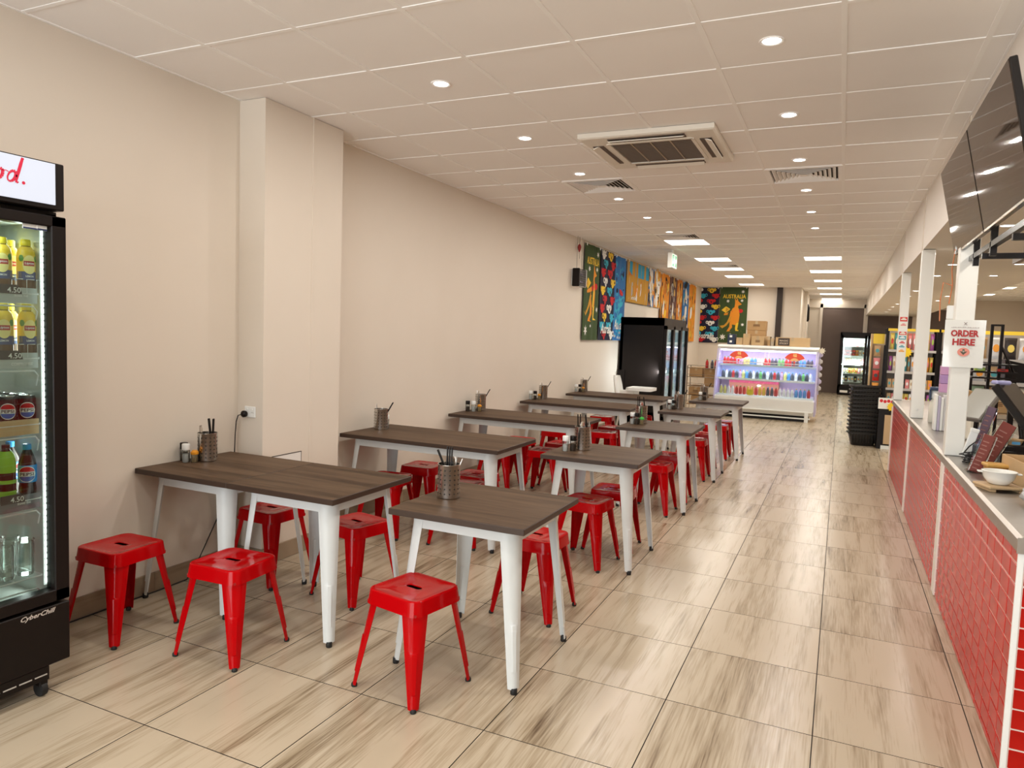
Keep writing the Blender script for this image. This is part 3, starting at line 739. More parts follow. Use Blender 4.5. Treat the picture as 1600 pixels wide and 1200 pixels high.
area('fridge_glow', (-3.05, FY1-.30, 1.96), .35, 1.5, (.92, 1, .95), (0, 0, 0), sy_=.15)

# ---- drinks inside
M_TEA = mat('tea_yellow_label', (.80, .55, .03), .35); M_TEAL = mat('tea_brown_liquid', (.10, .045, .012), .1); M_YCAP = mat('yellow_cap', (.85, .68, .04), .4)
M_NAVY = mat('navy_label', (.03, .06, .18), .35); M_LEAF = mat('leaf_green_print', (.10, .28, .05), .5); M_TEARED = mat('tea_logo_red', (.45, .02, .015), .4); M_CREAMY = mat('label_pale_yellow', (.92, .80, .30), .4)
M_CANK = mat('can_black', (.015, .015, .018), .25); M_ALU = mat('can_aluminium', (.72, .72, .72), .25, metal=1.0); M_PBLUE = mat('cola_blue', (.02, .13, .45), .35); M_PRED = mat('cola_red', (.60, .015, .02), .35)
M_CYAN = mat('cola_label_cyan', (.02, .30, .70), .35); M_BCAP = mat('blue_cap', (.02, .30, .65), .4); M_LIME = mat('lime_label', (.28, .60, .05), .35); M_COLA = mat('cola_liquid', (.025, .01, .008), .08)
def arcpatch(b, r, z0, z1, a0, a1, m, n=8, mid=None):
    """curved label patch on a cylinder of radius r; optional round outline"""
    cols = []
    for i in range(n+1):
        t = i/n; a = a0+(a1-a0)*t
        if mid: h = math.sqrt(max(0, 1-(2*t-1)**2)); lo, hi = (z0+z1)/2-(z1-z0)/2*h, (z0+z1)/2+(z1-z0)/2*h
        else: lo, hi = z0, z1
        cols.append((a, lo, hi))
    vs = []
    for a, lo, hi in cols: vs += [(r*math.cos(a), r*math.sin(a), lo), (r*math.cos(a), r*math.sin(a), hi)]
    b.add(vs, [(2*i, 2*i+2, 2*i+3, 2*i+1) for i in range(n)], m)
def wraptext(b, body, h, r, ang, z, m, width):
    t = MB(); text(t, body, h, Matrix.Identity(4), 0, width, bold=.02)
    vs = []
    for p in t.v: a = ang+p.x/r; vs.append((r*math.cos(a), r*math.sin(a), z+p.y))
    b.add(vs, t.f, m)
def tea_bottle(lab):
    o = thing('iced_tea_bottle', lab, 'bottle', (0, 0, 0), 0, 'iced tea bottles in the drinks fridge')
    b = MB(); b.lathe(0, 0, [(.029, 0), (.032, .006), (.032, .050), (.029, .06), (.032, .07), (.0325, .150), (.028, .172), (.016, .190), (.014, .196)], 20); b.build('bottle', M_TEAL, o, 40)
    b = MB(); b.lathe(0, 0, [(.0332, .052), (.0337, .06), (.0337, .150), (.029, .173), (.020, .187)], 20, cap=False, m=0)
    arcpatch(b, .0341, .05, .085, -1.4, 1.4, 1); arcpatch(b, .0343, .075, .152, -.75, .75, 4, 12, True)
    for a in (-.9, .85): arcpatch(b, .0342, .125, .152, a-.3, a+.3, 2, 6, True)
    arcpatch(b, .0346, .108, .128, -.62, .62, 3, 8); wraptext(b, 'Lipton', .012, .0349, 0, .118, 5, .034); wraptext(b, 'LEMON', .008, .0349, 0, .066, 5, .03)
    b.build('label', [M_TEA, M_NAVY, M_LEAF, M_TEARED, M_CREAMY, M_LETW], o, 50)
    b = MB(); b.lathe(0, 0, [(.0165, .190), (.0175, .193), (.0175, .214), (.015, .217), (.0005, .217)], 20, cap=False); b.build('cap', M_YCAP, o, 40); return o
def can(lab):
    o = thing('cola_can', lab, 'can', (0, 0, 0), 0, 'black cola cans in the drinks fridge')
    b = MB(); b.lathe(0, 0, [(.024, 0), (.031, .008), (.0325, .014), (.0325, .100), (.027, .112)], 20); b.build('body', M_CANK, o, 40)
    b = MB(); b.lathe(0, 0, [(.027, .111), (.0275, .115), (.025, .115), (.024, .112), (.0005, .112)], 20, cap=False); b.box(-.009, -.005, .113, .009, .005, .1155); b.build('lid', M_ALU, o, 40)
    b = MB(); arcpatch(b, .0329, .020, .086, -.95, .95, 0, 14, True)
    def seg(m, f0, f1, z0, z1):
        n = 10; vs = []
        for i in range(n+1):
            t = -0.86+1.72*i/n; h = .0295*math.sqrt(max(0, 1-t*t)); lo, hi = max(-h, z0), min(h, z1)
            if hi < lo: lo = hi = (z0 if z0 > 0 else z1)
            a = .9*t; vs += [(.0332*math.cos(a), .0332*math.sin(a), .053+lo), (.0332*math.cos(a), .0332*math.sin(a), .053+hi)]
        b.add(vs, [(2*i, 2*i+2, 2*i+3, 2*i+1) for i in range(n)], m)
    seg(1, 0, 0, .009, .04); seg(2, 0, 0, -.04, -.009); wraptext(b, 'PEPSI', .013, .0336, 0, .053, 3, .046)
    b.build('logo', [M_LETW, M_PRED, M_PBLUE, M_LETK], o); return o
def cola_bottle(lab):
    o = thing('cola_bottle', lab, 'bottle', (0, 0, 0), 0, 'cola bottles in the drinks fridge')
    b = MB(); b.lathe(0, 0, [(.026, 0), (.031, .006), (.033, .03), (.030, .055), (.0325, .075), (.0335, .13), (.030, .155), (.016, .195), (.0135, .205)], 20); b.build('bottle', M_COLA, o, 40)
    b = MB(); b.lathe(0, 0, [(.0338, .062), (.0344, .075), (.0344, .128), (.0338, .135)], 20, cap=False, m=4); arcpatch(b, .0349, .064, .132, -1.0, 1.0, 0, 14, True)
    def seg(m, z0, z1):
        n = 10; vs = []
        for i in range(n+1):
            t = -0.86+1.72*i/n; h = .031*math.sqrt(max(0, 1-t*t)); lo, hi = max(-h, z0), min(h, z1)
            if hi < lo: lo = hi = (z0 if z0 > 0 else z1)
            a = .95*t; vs += [(.0352*math.cos(a), .0352*math.sin(a), .098+lo), (.0352*math.cos(a), .0352*math.sin(a), .098+hi)]
        b.add(vs, [(2*i, 2*i+2, 2*i+3, 2*i+1) for i in range(n)], m)
    seg(1, .010, .04); seg(2, -.04, -.010); wraptext(b, 'PEPSI', .014, .0356, 0, .098, 3, .052); b.build('label', [M_LETW, M_PRED, M_PBLUE, M_LETK, M_CYAN], o)
    b = MB(); b.lathe(0, 0, [(.015, .198), (.016, .200), (.016, .220), (.014, .222), (.0005, .222)], 20, cap=False); b.build('cap', M_BCAP, o, 40); return o
def lime_bottle(lab):
    o = thing('energy_drink_bottle', lab, 'bottle')
    b = MB(); b.lathe(0, 0, [(.030, 0), (.0335, .006), (.0335, .15), (.028, .185), (.015, .208), (.0135, .214)], 20); b.build('bottle', M_COLA, o, 40)
    b = MB(); b.lathe(0, 0, [(.0345, .012), (.0347, .04), (.0347, .04)], 20, cap=False); b.lathe(0, 0, [(.0345, .115), (.0345, .152), (.030, .183), (.020, .203)], 20, cap=False); b.lathe(0, 0, [(.0347, .07), (.0347, .085)], 20, cap=False); b.build('label', M_LIME, o, 40)
    b = MB(); b.lathe(0, 0, [(.015, .212), (.015, .228), (.0005, .229)], 16, cap=False); b.build('cap', M_LETK, o, 40); return o
FACE = -.50      # the printed fronts look towards the room
pr = None
spots = [(-3.085, 1.862, 0, 'yellow-capped iced tea bottle on the top fridge shelf, front right'), (-3.10, 1.778, 0, 'yellow-capped iced tea bottle on the top fridge shelf, front left'), (-3.19, 1.862, 0, 'yellow-capped iced tea bottle on the top fridge shelf, behind the others'),
         (-3.085, 1.862, 1, 'yellow-capped iced tea bottle on the second fridge shelf, front right'), (-3.09, 1.775, 1, 'yellow-capped iced tea bottle on the second fridge shelf, front left'), (-3.20, 1.862, 1, 'yellow-capped iced tea bottle on the second fridge shelf, behind the others')]
for x, y, n, l in spots:
    z = SHZ[n]+.003; rz = FACE+(.35 if y > 1.82 else .0)
    if pr is None: pr = tea_bottle(l); pr.location = (x, y, z); pr.rotation_euler = (0, 0, rz)
    else: dup(pr, (x, y, z), rz, l)
pc = None
for n, (x, y, w_) in enumerate([(-3.085, 1.858, 'front row right'), (-3.085, 1.782, 'front row left'), (-3.155, 1.858, 'second row right'), (-3.155, 1.782, 'second row left'), (-3.225, 1.858, 'third row right'), (-3.225, 1.782, 'third row left'), (-3.295, 1.858, 'fourth row right'), (-3.295, 1.782, 'fourth row left')]):
    l = 'black cola can on the third fridge shelf, '+w_
    if pc is None: pc = can(l); pc.location = (x, y, SHZ[2]+.003); pc.rotation_euler = (0, 0, FACE)
    else: dup(pc, (x, y, SHZ[2]+.003), FACE+R.uniform(-.3, .1), l)
c0 = cola_bottle('blue-capped cola bottle with cyan label, front of the fourth fridge shelf'); c0.location = (-3.085, 1.856, SHZ[3]+.003); c0.rotation_euler = (0, 0, FACE-.1)
dup(c0, (-3.20, 1.855, SHZ[3]+.003), FACE+1.2, 'blue-capped cola bottle behind another on the fourth fridge shelf')
l0 = lime_bottle('lime green labelled drink bottle on the fourth fridge shelf'); l0.location = (-3.085, 1.772, SHZ[3]+.003)
M_WATER = glassy('water_clear', (.80, .86, .84), .10, .05)
def water(lab, x, y):
    o = thing('water_pack', lab, 'bottle', (x, y, SHZ[4]+.003), 0, 'clear drinks on the lowest fridge shelf')
    b = MB(); b.lathe(0, 0, [(.030, 0), (.033, .01), (.031, .03), (.033, .05), (.031, .07), (.033, .09), (.033, .13), (.030, .14)], 18); b.build('tub', M_WATER, o, 40)
    b = MB(); b.lathe(0, 0, [(.034, .14), (.035, .142), (.035, .15), (.0005, .152)], 18, cap=False); b.build('lid', M_CLEAR, o, 40)
water('clear lidded plastic tub on the lowest fridge shelf, right', -3.09, 1.845)
water('clear lidded plastic tub on the lowest fridge shelf, left', -3.09, 1.765)
water('clear lidded plastic tub at the back of the lowest fridge shelf', -3.18, 1.835)

# ================================================================ SOCKET, PLUG AND CORD ON THE PIER
o = thing('wall_socket', 'white double wall socket on the pier above the nearest tables', 'socket', (-3.488, 3.516, 1.019))
b = MB(); b.box(-.046, -.009, -.036, .046, 0, .036, c=.003); b.build('plate', M_PLASTIC, o)
for x in (-.022, .022):
    b = MB(); b.box(x-.005, -.013, .014, x+.005, -.008, .026, c=.001); b.build('switch', M_PAPER, o)
b = MB()
for q, r_ in ((-.006, .5), (.006, -.5)):
    b.M = Matrix.Translation((.022+q, -.0093, -.004)) @ Matrix.Rotation(r_, 4, 'Y'); b.box(-.001, 0, -.005, .001, .0006, .005)
b.build('pin_slots', M_PERF, o)
o = thing('power_cord', 'black plug and cord hanging from the pier socket down to the skirting', 'cord', (-3.52, 3.49, 1.005))
b = MB(); b.M = Matrix.Rotation(math.pi/2, 4, 'X'); b.lathe(0, 0, [(.021, -.010), (.022, -.004), (.022, .008), (.016, .014), (.008, .020)], 18); b.build('plug', M_BLACK, o, 40)
b = MB(); b.tube([(0, -.015, 0), (-.02, -.03, -.008), (-.035, -.032, -.05), (-.045, -.03, -.14), (-.052, -.03, -.30), (-.055, -.06, -.5), (-.055, -.20, -.72), (-.05, -.32, -.90), (-.055, -.40, -.995), (-.055, -.60, -1.0), (-.055, -1.05, -1.0), (-.055, -1.60, -1.0)], .0035, 6); b.build('cable', M_RUBBER, o, 60)

# ================================================================ FAR LEFT: ZAPPER, TOWELS, BLACK DISPLAY FRIDGE, HIGH CHAIR
o = thing('insect_killer', 'black-ended wire-caged insect killer hung on the left wall before the towels', 'insect killer', (XL, 9.92, 2.42))
b = MB(); b.box(.02, -.17, -.13, .13, -.135, .13, c=.01); b.build('end_cap', M_BLACK, o)
b = MB(); b.box(.02, .135, -.13, .13, .17, .13, c=.01); b.build('end_cap', mat('zapper_grey', (.5, .48, .45), .4), o)
b = MB(); b.box(.0, -.14, -.11, .025, .14, .12); b.build('back_plate', M_PAPER, o)
b = MB()
for k in range(8): b.tube([(.125, -.135, -.115+.033*k), (.125, .135, -.115+.033*k)], .003, 4)
for k in range(9): b.tube([(.127, -.13+.0325*k, -.12), (.127, -.13+.0325*k, .12)], .003, 4)
b.build('guard_wire', M_LETK, o)
for z in (-.05, .06):
    b = MB(); b.tube([(.07, -.135, z), (.07, .135, z)], .012, 8); b.build('lamp_tube', mat('violet_tube', (.55, .5, .7), .3), o)
b = MB()
for y in (-.1, .1): b.tube([(.06, y, .12), (.06, y, .59)], .0022, 4)
b.build('hanging_wire', M_LETK, o)
o = thing('red_hanging_charm', 'small dark red charm hanging on a string above the insect killer', 'ornament', (XL+.05, 9.93, 2.90))
b = MB(); b.lathe(0, 0, [(.004, -.11), (.022, -.07), (.028, -.03), (.018, .0), (.004, .012)], 10); b.build('charm', mat('charm_red', (.30, .02, .02), .5), o, 50)
b = MB(); b.tube([(0, 0, .01), (.002, 0, .05), (0, 0, .115)], .003, 5); b.build('string', M_LETK, o)
b = MB(); b.tube([(0, 0, -.11), (.005, .006, -.2)], .002, 5); b.build('tassel', M_LETK, o)

TOWC = {'green': (.045, .075, .022), 'navy': (.012, .012, .035), 'blue': (.03, .16, .42), 'sky': (.03, .33, .55), 'orange': (.72, .26, .02), 'brown': (.13, .06, .05), 'rust': (.55, .17, .02), 'yellow': (.80, .52, .04), 'white': (.78, .76, .72),
        'red': (.55, .015, .02), 'teal': (.04, .40, .55), 'ochre': (.55, .28, .03), 'black': (.02, .015, .015), 'sand': (.65, .42, .12), 'grey': (.42, .42, .42)}
TM = {k: mat('towel_print_'+k, v, .85) for k, v in TOWC.items()}; TK = list(TM)
class Print:
    """flat printed shapes in metres on a towel face; u right, v up"""
    def __init__(s, M, wob): s.b = MB(); s.M = M; s.z = .0015; s.wob = wob
    def poly(s, pts, c):
        s.z += .00006; s.b.add([s.M @ Vector((u, v, s.z+s.wob(u))) for u, v in pts], [tuple(range(len(pts)))], TK.index(c))
    def ell(s, u, v, ru, rv, c, n=14, rot=0):
        cr_, sr_ = math.cos(rot), math.sin(rot)
        s.poly([(u+x*cr_-y*sr_, v+x*sr_+y*cr_) for x, y in ell(0, 0, ru, rv, n)], c)
    def star(s, u, v, r, c): s.poly(star(u, v, r), c)
    def text(s, body, u, v, h, wd, c, shear=0):
        s.z += .0001; t = MB(); text(t, body, h, Matrix.Identity(4), 0, wd, shear, bold=.02)
        s.b.add([s.M @ Vector((u+p.x, v+p.y, s.z+s.wob(u+p.x))) for p in t.v], t.f, TK.index(c))
def towel(lab, M, W, H, base, draw):
    o = thing('printed_towel', lab, 'towel', M.translation, 0, 'printed souvenir towels')
    ph = R.uniform(0, 6); wob = lambda u: .006*math.sin(u*22+ph)+.004*math.sin(u*9+ph)
    L = M.copy(); L.translation = (0, 0, 0)
    b = MB(); n = 16; fr_ = [(-W/2+W*i/n) for i in range(n+1)]
    rows = [[L @ Vector((u, v, wob(u)+dz)) for u in fr_] for v, dz in ((H/2, 0), (-H/2, 0))]
    back = [[L @ Vector((u, v, wob(u)-.006)) for u in fr_] for v in (H/2, -H/2)]
    b.loft([rows[0]+list(reversed(back[0])), rows[1]+list(reversed(back[1]))]); b.build('cloth', TM[base], o)
    p = Print(L, wob); draw(p, W, H)
    if p.b.v: p.b.build('print', [TM[k] for k in TK], o)
    for sx in (-1, 1):
        b = MB(); b.M = L; b.box(sx*W*.44-.012, H/2-.03, -.004, sx*W*.44+.012, H/2+.012, .012); b.build('clip', M_PAPER, o)
    return o
def koala(p, u, v, s, c):
    for k in (-1, 1): p.ell(u+k*.66*s, v+.16*s, .32*s, .36*s, c, 10); p.ell(u+k*.70*s, v+.14*s, .16*s, .2*s, 'navy', 8)
    p.ell(u, v-.04*s, .54*s, .56*s, c, 14)
    for k in (-1, 1): p.ell(u+k*.24*s, v+.10*s, .07*s, .07*s, 'black', 6)
    p.ell(u, v-.14*s, .14*s, .22*s, 'black', 8)
def koalas(p, W, H):
    cs = ['white', 'red', 'red', 'teal', 'yellow', 'white']; i = 0; nrow = 10
    for r in range(nrow):
        v = H/2-.07-(H-.16)*r/(nrow-1)*1.0
        for k in range(2):
            u = (-.24+.5*k+(.12 if r % 2 else -.06))*W; c = ['white', 'red', 'teal', 'yellow', 'white', 'red', 'teal'][(r*2+k*3+r//2) % 7]; koala(p, u, v, .118*W/.68, c)
    p.text('Australia', 0, -H/2+.19, .16, W*.72, 'white', .35)
def kanga(p, W, H):
    p.text('AUSTRALIA', .02*W, H*.335, .11, W*.82, 'yellow')
    q = lambda pts, c: p.poly([(u*W, v*H) for u, v in pts], c)
    q([(-.46, -.20), (-.36, -.245), (-.22, -.20), (-.10, -.12), (-.04, -.02), (-.12, -.03), (-.20, -.13), (-.30, -.185)], 'ochre')       # tail
    q([(-.13, -.10), (-.10, .03), (-.02, .12), (.10, .16), (.20, .12), (.24, .0), (.22, -.12), (.12, -.18), (-.02, -.17)], 'orange')   # body
    q([(.02, -.14), (.10, -.16), (.20, -.10), (.21, .02), (.12, .08), (.06, -.02)], 'yellow')
    q([(.04, .13), (.06, .22), (.04, .31), (.10, .26), (.13, .31), (.17, .25), (.24, .22), (.30, .195), (.24, .18), (.18, .17), (.17, .12)], 'orange')  # head with ears
    q([(-.10, -.10), (-.02, -.16), (.0, -.22), (-.10, -.29), (-.02, -.305), (-.20, -.30), (-.17, -.27), (-.10, -.21)], 'orange')          # legs
    q([(.12, -.15), (.22, -.13), (.20, -.20), (.18, -.26), (.34, -.285), (.12, -.285), (.10, -.24)], 'yellow')
    q([(-.06, .07), (-.20, .04), (-.32, .025), (-.32, -.005), (-.18, .0), (-.04, .02)], 'orange')                                                   # arm
    p.ell(.27*W, .075*H, .085*W, .035*H, 'red'); p.ell(.05*W, .055*H, .08*W, .034*H, 'red'); p.ell(.20*W, .20*H, .012*W, .006*H, 'black', 6)
    q([(-.26, .155), (-.10, .105), (-.26, .035), (-.42, .085)], 'yellow'); q([(-.26, .135), (-.145, .10), (-.26, .052), (-.375, .09)], 'ochre')                          # road sign
    for u, v, r in ((.32, .42, .05), (-.20, .25, .05), (.30, .26, .045), (.36, -.17, .05), (-.33, -.40, .09), (-.05, -.35, .03)): p.star(u*W, v*H, r, 'white')
def reef(p, W, H):
    for k in range(26): p.ell(R.uniform(-.42, .42)*W, R.uniform(-.45, .48)*H, R.uniform(.02, .09), R.uniform(.01, .05), R.choice(['sky', 'sky', 'navy', 'teal']), 8, R.uniform(-1, 1))
    for k in range(5):
        u, v = R.uniform(-.3, .3)*W, (-.05-.07*k+.05)*H; p.ell(u, v, .13, .05, 'teal', 12, .3); p.poly([(u-.1, v), (u-.2, v+.06), (u-.2, v-.06)], 'teal'); p.ell(u+.08, v+.01, .01, .01, 'black', 6)
    p.ell(.1*W, .08*H, .12, .045, 'red', 12, -.3); p.ell(.1*W, .075*H, .08, .02, 'white', 10, -.3)
    p.text('Australia', 0, -.31*H, .17, W*.8, 'white', .35)
    for k in range(10): p.ell(R.uniform(-.42, .42)*W, R.uniform(-.47, -.38)*H, .05, .025, R.choice(['white', 'grey', 'sky']), 8)
def outback(p, W, H):
    p.poly([(-W/2+.01, H*.14), (W/2-.01, H*.14), (W/2-.01, H/2-.01), (-W/2+.01, H/2-.01)], 'sky')
    p.poly([(-.45*W, .14*H), (-.38*W, .28*H), (-.15*W, .33*H), (.0, .24*H), (.05*W, .14*H)], 'rust')
    p.poly([(-W/2+.01, -H/2+.01), (W/2-.01, -H/2+.01), (W/2-.01, .14*H), (-W/2+.01, .14*H)], 'ochre')
    for k in range(15):
        u, v = R.uniform(-.42, .42)*W, R.uniform(-.38, .08)*H; c = R.choice(['white', 'grey', 'rust', 'white', 'orange']); p.ell(u, v, .05, .10, c, 10, R.uniform(-.4, .4)); p.ell(u+.02, v+.12, .03, .04, c, 8)
    p.text('Australia', -.25*W, -.38*H, .07, W*.3, 'white', .3)
def dots(c2, c3):
    def d(p, W, H):
        for k in range(60): p.ell(R.uniform(-.42, .42)*W, R.uniform(-.46, .46)*H, R.uniform(.015, .06), R.uniform(.03, .12), R.choice([c2, c3, 'black', 'sand']), 7, R.uniform(-.6, .6))
        for k in range(3): p.ell(R.uniform(-.2, .2)*W, (-.3+.3*k)*H, .10, .16, 'white' if k == 1 else c3, 10, R.uniform(-.5, .5))
    return d
tx = XL+.035
def ltow(lab, ya, yb, z0, z1, base, draw): towel(lab, place((tx, (ya+yb)/2, (z0+z1)/2), (0, 1, 0), (0, 0, 1)), yb-ya-.015, z1-z0, base, draw)
ltow('green towel with boxing kangaroo on the left wall, nearest of all towels', 10.25, 10.99, 1.52, 2.97, 'green', kanga)
ltow('navy towel with coloured koala heads on the left wall', 11.0, 11.79, 1.52, 2.97, 'navy', koalas)
ltow('blue reef towel with fish on the left wall', 11.80, 12.50, 1.52, 2.96, 'blue', reef)
ltow('short landscape towel with outback animals under a blue sky', 12.56, 14.12, 2.22, 2.97, 'ochre', outback)
ltow('short blue towel with orange figures, right of the landscape towel', 14.13, 14.60, 2.22, 2.97, 'blue', dots('orange', 'white'))
ltow('short yellow towel with white birds, last of the short ones', 14.61, 15.20, 2.22, 2.97, 'orange', dots('yellow', 'white'))
ltow('orange towel with dark animal print above the black fridge', 15.21, 16.0, 1.52, 2.97, 'orange', dots('yellow', 'rust'))
ltow('dark brown towel with dotted native print', 16.02, 16.82, 1.52, 2.97, 'brown', dots('brown', 'grey'))
ltow('rust orange towel between the brown and the blue one', 16.84, 17.48, 1.52, 2.97, 'rust', dots('orange', 'sand'))
ltow('narrow blue towel near the rear corner', 17.50, 18.26, 1.52, 2.97, 'blue', dots('sky', 'white'))
ltow('orange towel in the rear left corner', 18.28, 19.2, 1.52, 2.97, 'orange', dots('yellow', 'ochre'))
towel('navy towel with coloured koala heads on the rear wall', place((-3.46, YB-.035, 2.25), (1, 0, 0), (0, 0, 1)), .70, 1.50, 'navy', koalas)
towel('green towel with boxing kangaroo on the rear wall', place((-2.73, YB-.035, 2.27), (1, 0, 0), (0, 0, 1)), .73, 1.50, 'green', kanga)

# ---- three-door black display fridge seen from its side
o = fr3 = thing('display_fridge', 'tall black three-door display fridge seen from its side, under the towels', 'fridge', (-3.2, 13.25, 0))
x0, x1, y0, y1 = XL+.04, -2.80, 12.3, 14.25
b = MB(); b.box(x0, y0, .10, x1, y0+.05, 1.935); b.box(x0, y1-.05, .10, x1, y1, 1.935); b.box(x0, y0, .10, x0+.05, y1, 1.935); b.box(x0, y0, .10, x1, y1, .28); b.box(x0, y0, 1.80, x1, y1, 1.935)
P('cabinet', b, M_BLACK, o)
b = MB(); b.box(x0+.05, y0+.05, .28, x0+.06, y1-.05, 1.80); P('liner', b, M_LINER, o)
b = MB(); b.box(x0+.1, y0+.1, 0, x1-.05, y1-.1, .10); P('plinth', b, M_BLACK, o)
for k in range(3):
    ya = y0+.02+.637*k; b = MB(); b.box(x1, ya, .16, x1+.05, ya+.06, 1.80); b.box(x1, ya+.575, .16, x1+.05, ya+.635, 1.80); b.box(x1, ya, .16, x1+.05, ya+.635, .22); b.box(x1, ya, 1.74, x1+.05, ya+.635, 1.80); d = P('door', b, M_BLACK, o)
    b = MB(); b.box(x1+.02, ya+.055, .215, x1+.026, ya+.58, 1.745); P('door_glass', b, M_GLASS, d)
    b = MB(); b.box(x1-.15, ya+.585, .30, x1-.01, ya+.597, 1.76); P('led_strip', b, mat('mullion_lamp', (.9, .95, 1), .4, emit=(.72, .92, 1.0), es=2.2), o)
for k in range(5):
    b = MB(); b.box(x0+.08, y0+.06, .45+.28*k, x1-.05, y1-.06, .462+.28*k); P('shelf', b, M_WIRE, o)
b = MB(); b.box(x0-.01, y0-.03, .55, x0+.1, y0, 1.0); P('rear_box', b, M_BLACK, o)
for k in range(3): area('fridge_glow', (x1-.05, y0+.33+.637*k, 1.0), .05, 26, (.85, .95, 1.0), (0, math.radians(90), 0), sy_=1.2)
DRK = [(.55, .03, .03), (.10, .30, .60), (.85, .80, .75), (.15, .40, .12), (.75, .45, .05), (.60, .35, .55), (.08, .08, .10), (.70, .62, .20)]
DM = [mat('drink_colour_%s' % n, c, .35) for n, c in zip(('crimson', 'blue', 'pale', 'green', 'amber', 'mauve', 'dark', 'straw'), DRK)]
DN = ['crimson', 'blue', 'pale', 'green', 'amber', 'mauve', 'dark', 'straw']
def gbottle(mi, h=.20, r=.033):
    o = thing('drink_bottle', '', 'bottle'); b = MB(); b.lathe(0, 0, [(r*.9, 0), (r, .005), (r, h*.62), (r*.5, h*.85), (r*.42, h*.9)], 10); b.build('bottle', DM[mi], o, 40)
    b = MB(); b.lathe(0, 0, [(r*.5, h*.9), (r*.5, h), (.0005, h)], 10, cap=False); b.build('cap', DM[(mi+3) % 8], o, 40); return o
GB = [gbottle(k) for k in range(8)]; gb_used = set()
def putb(k, x, y, z, lab, grp, rz=0):
    p = GB[k]
    if k not in gb_used: gb_used.add(k); idx(p); p.location = (x, y, z); p['label'] = lab; p['group'] = grp
    else: p = dup(p, (x, y, z), rz, lab, grp)
    return p
for s_ in range(4):
    for k in range(9):
        c = R.choice([1, 2, 2, 1, 5, 0])
        putb(c, x1-.10, y0+.16+.2*k, .463+.28*s_, '%s drink bottle on the %s three-door fridge shelf, %s from near end' % (DN[c], ['lowest', 'second lowest', 'third lowest', 'fourth'][s_], ORD[k]), '%s bottles in the three-door display fridge' % DN[c])
# ---- white high chair behind the farthest long table
o = hc = thing('high_chair', 'white plastic high chair with tray behind the farthest long table', 'high chair', (-3.02, 11.05, 0))
b = MB(); P3 = lambda *p: p
sec = []
for v, z, wd in ((.17, .60, .16), (.18, .70, .17), (.20, .82, .165), (.22, .92, .14), (.225, .97, .09)):
    sec.append([(-v, wd*math.sin(a), z+.0) if False else (-v+.05*math.cos(a)*-1+.02, wd*math.sin(a), z) for a in [math.pi*(-.5+h/10) for h in range(11)]]+[(-v+.05*math.cos(a)*-1+.045, wd*.92*math.sin(a), z) for a in [math.pi*(.5-h/10) for h in range(11)]])
b.loft(sec); b.build('backrest', M_PLASTIC, o, 50)
b = MB(); b.box(-.20, -.16, .56, .14, .16, .60, c=.015); b.build('seat', M_PLASTIC, o)
b = MB(); b.loft([[(x+.20, y, z) for x, y in rrect(.20, .23, .07, 5)] for z in (.755, .785)]); b.loft([[(x+.20, y, .785) for x, y in rrect(.20, .23, .07, 5)], [(x+.20, y, .80) for x, y in rrect(.20, .23, .07, 5)], [(x+.20, y, .80) for x, y in rrect(.185, .215, .06, 5)], [(x+.20, y, .786) for x, y in rrect(.18, .21, .06, 5)]], cap=False); b.build('tray', M_PLASTIC, o, 50)
for sx in (-1, 1):
    b = MB(); b.box(-.10, sx*.165-.012, .58, .12, sx*.165+.012, .76, c=.008); b.build('armrest', M_PLASTIC, o)
    for s2 in (-1, 1):
        b = MB(); b.tube([(-.02+s2*.13, sx*.14, .57), (-.02+s2*.25, sx*.24, 0)], .015, 8); b.build('leg', M_PLASTIC, o, 50)
# ---- exit sign
o = thing('exit_sign', 'white hanging exit sign with green running-figure panel', 'sign', (-2.58, 11.7, CEIL))
b = MB(); b.box(-.035, -.19, -.30, .035, .19, -.06, c=.004); b.build('housing', M_PAPER, o)
b = MB(); b.box(-.015, -.05, -.06, .015, .05, 0); b.build('bracket', M_PAPER, o)
b = MB(); b.box(.0352, -.175, -.285, .037, .175, -.075, m=0)
M2 = place((.0372, 0, -.18), (0, 1, 0), (0, 0, 1)); b.M = M2
b.m = 1
b.flat([(-.16, -.09), (-.02, -.09), (-.02, .09), (-.16, .09)], .0003)
b.flat([(.03, -.09), (.16, -.09), (.16, .09), (.03, .09)], .0003); b.m = 0
b.flat(ell(-.075, .062, .018, .018, 10), .0006); b.flat([(-.10, .04), (-.06, .035), (-.05, -.01), (-.03, -.04), (-.045, -.05), (-.08, -.01), (-.12, -.06), (-.135, -.05), (-.10, .0)], .0006)
b.flat([(.05, -.02), (.10, -.02), (.10, -.045), (.145, 0), (.10, .045), (.10, .02), (.05, .02)], .0006)
b.build('panel', [mat('exit_panel_white', (.8, .9, .85), .4, emit=(.75, .95, .85), es=.9), mat('exit_green', (.0, .35, .12), .4, emit=(0, .45, .15), es=.5)], o)
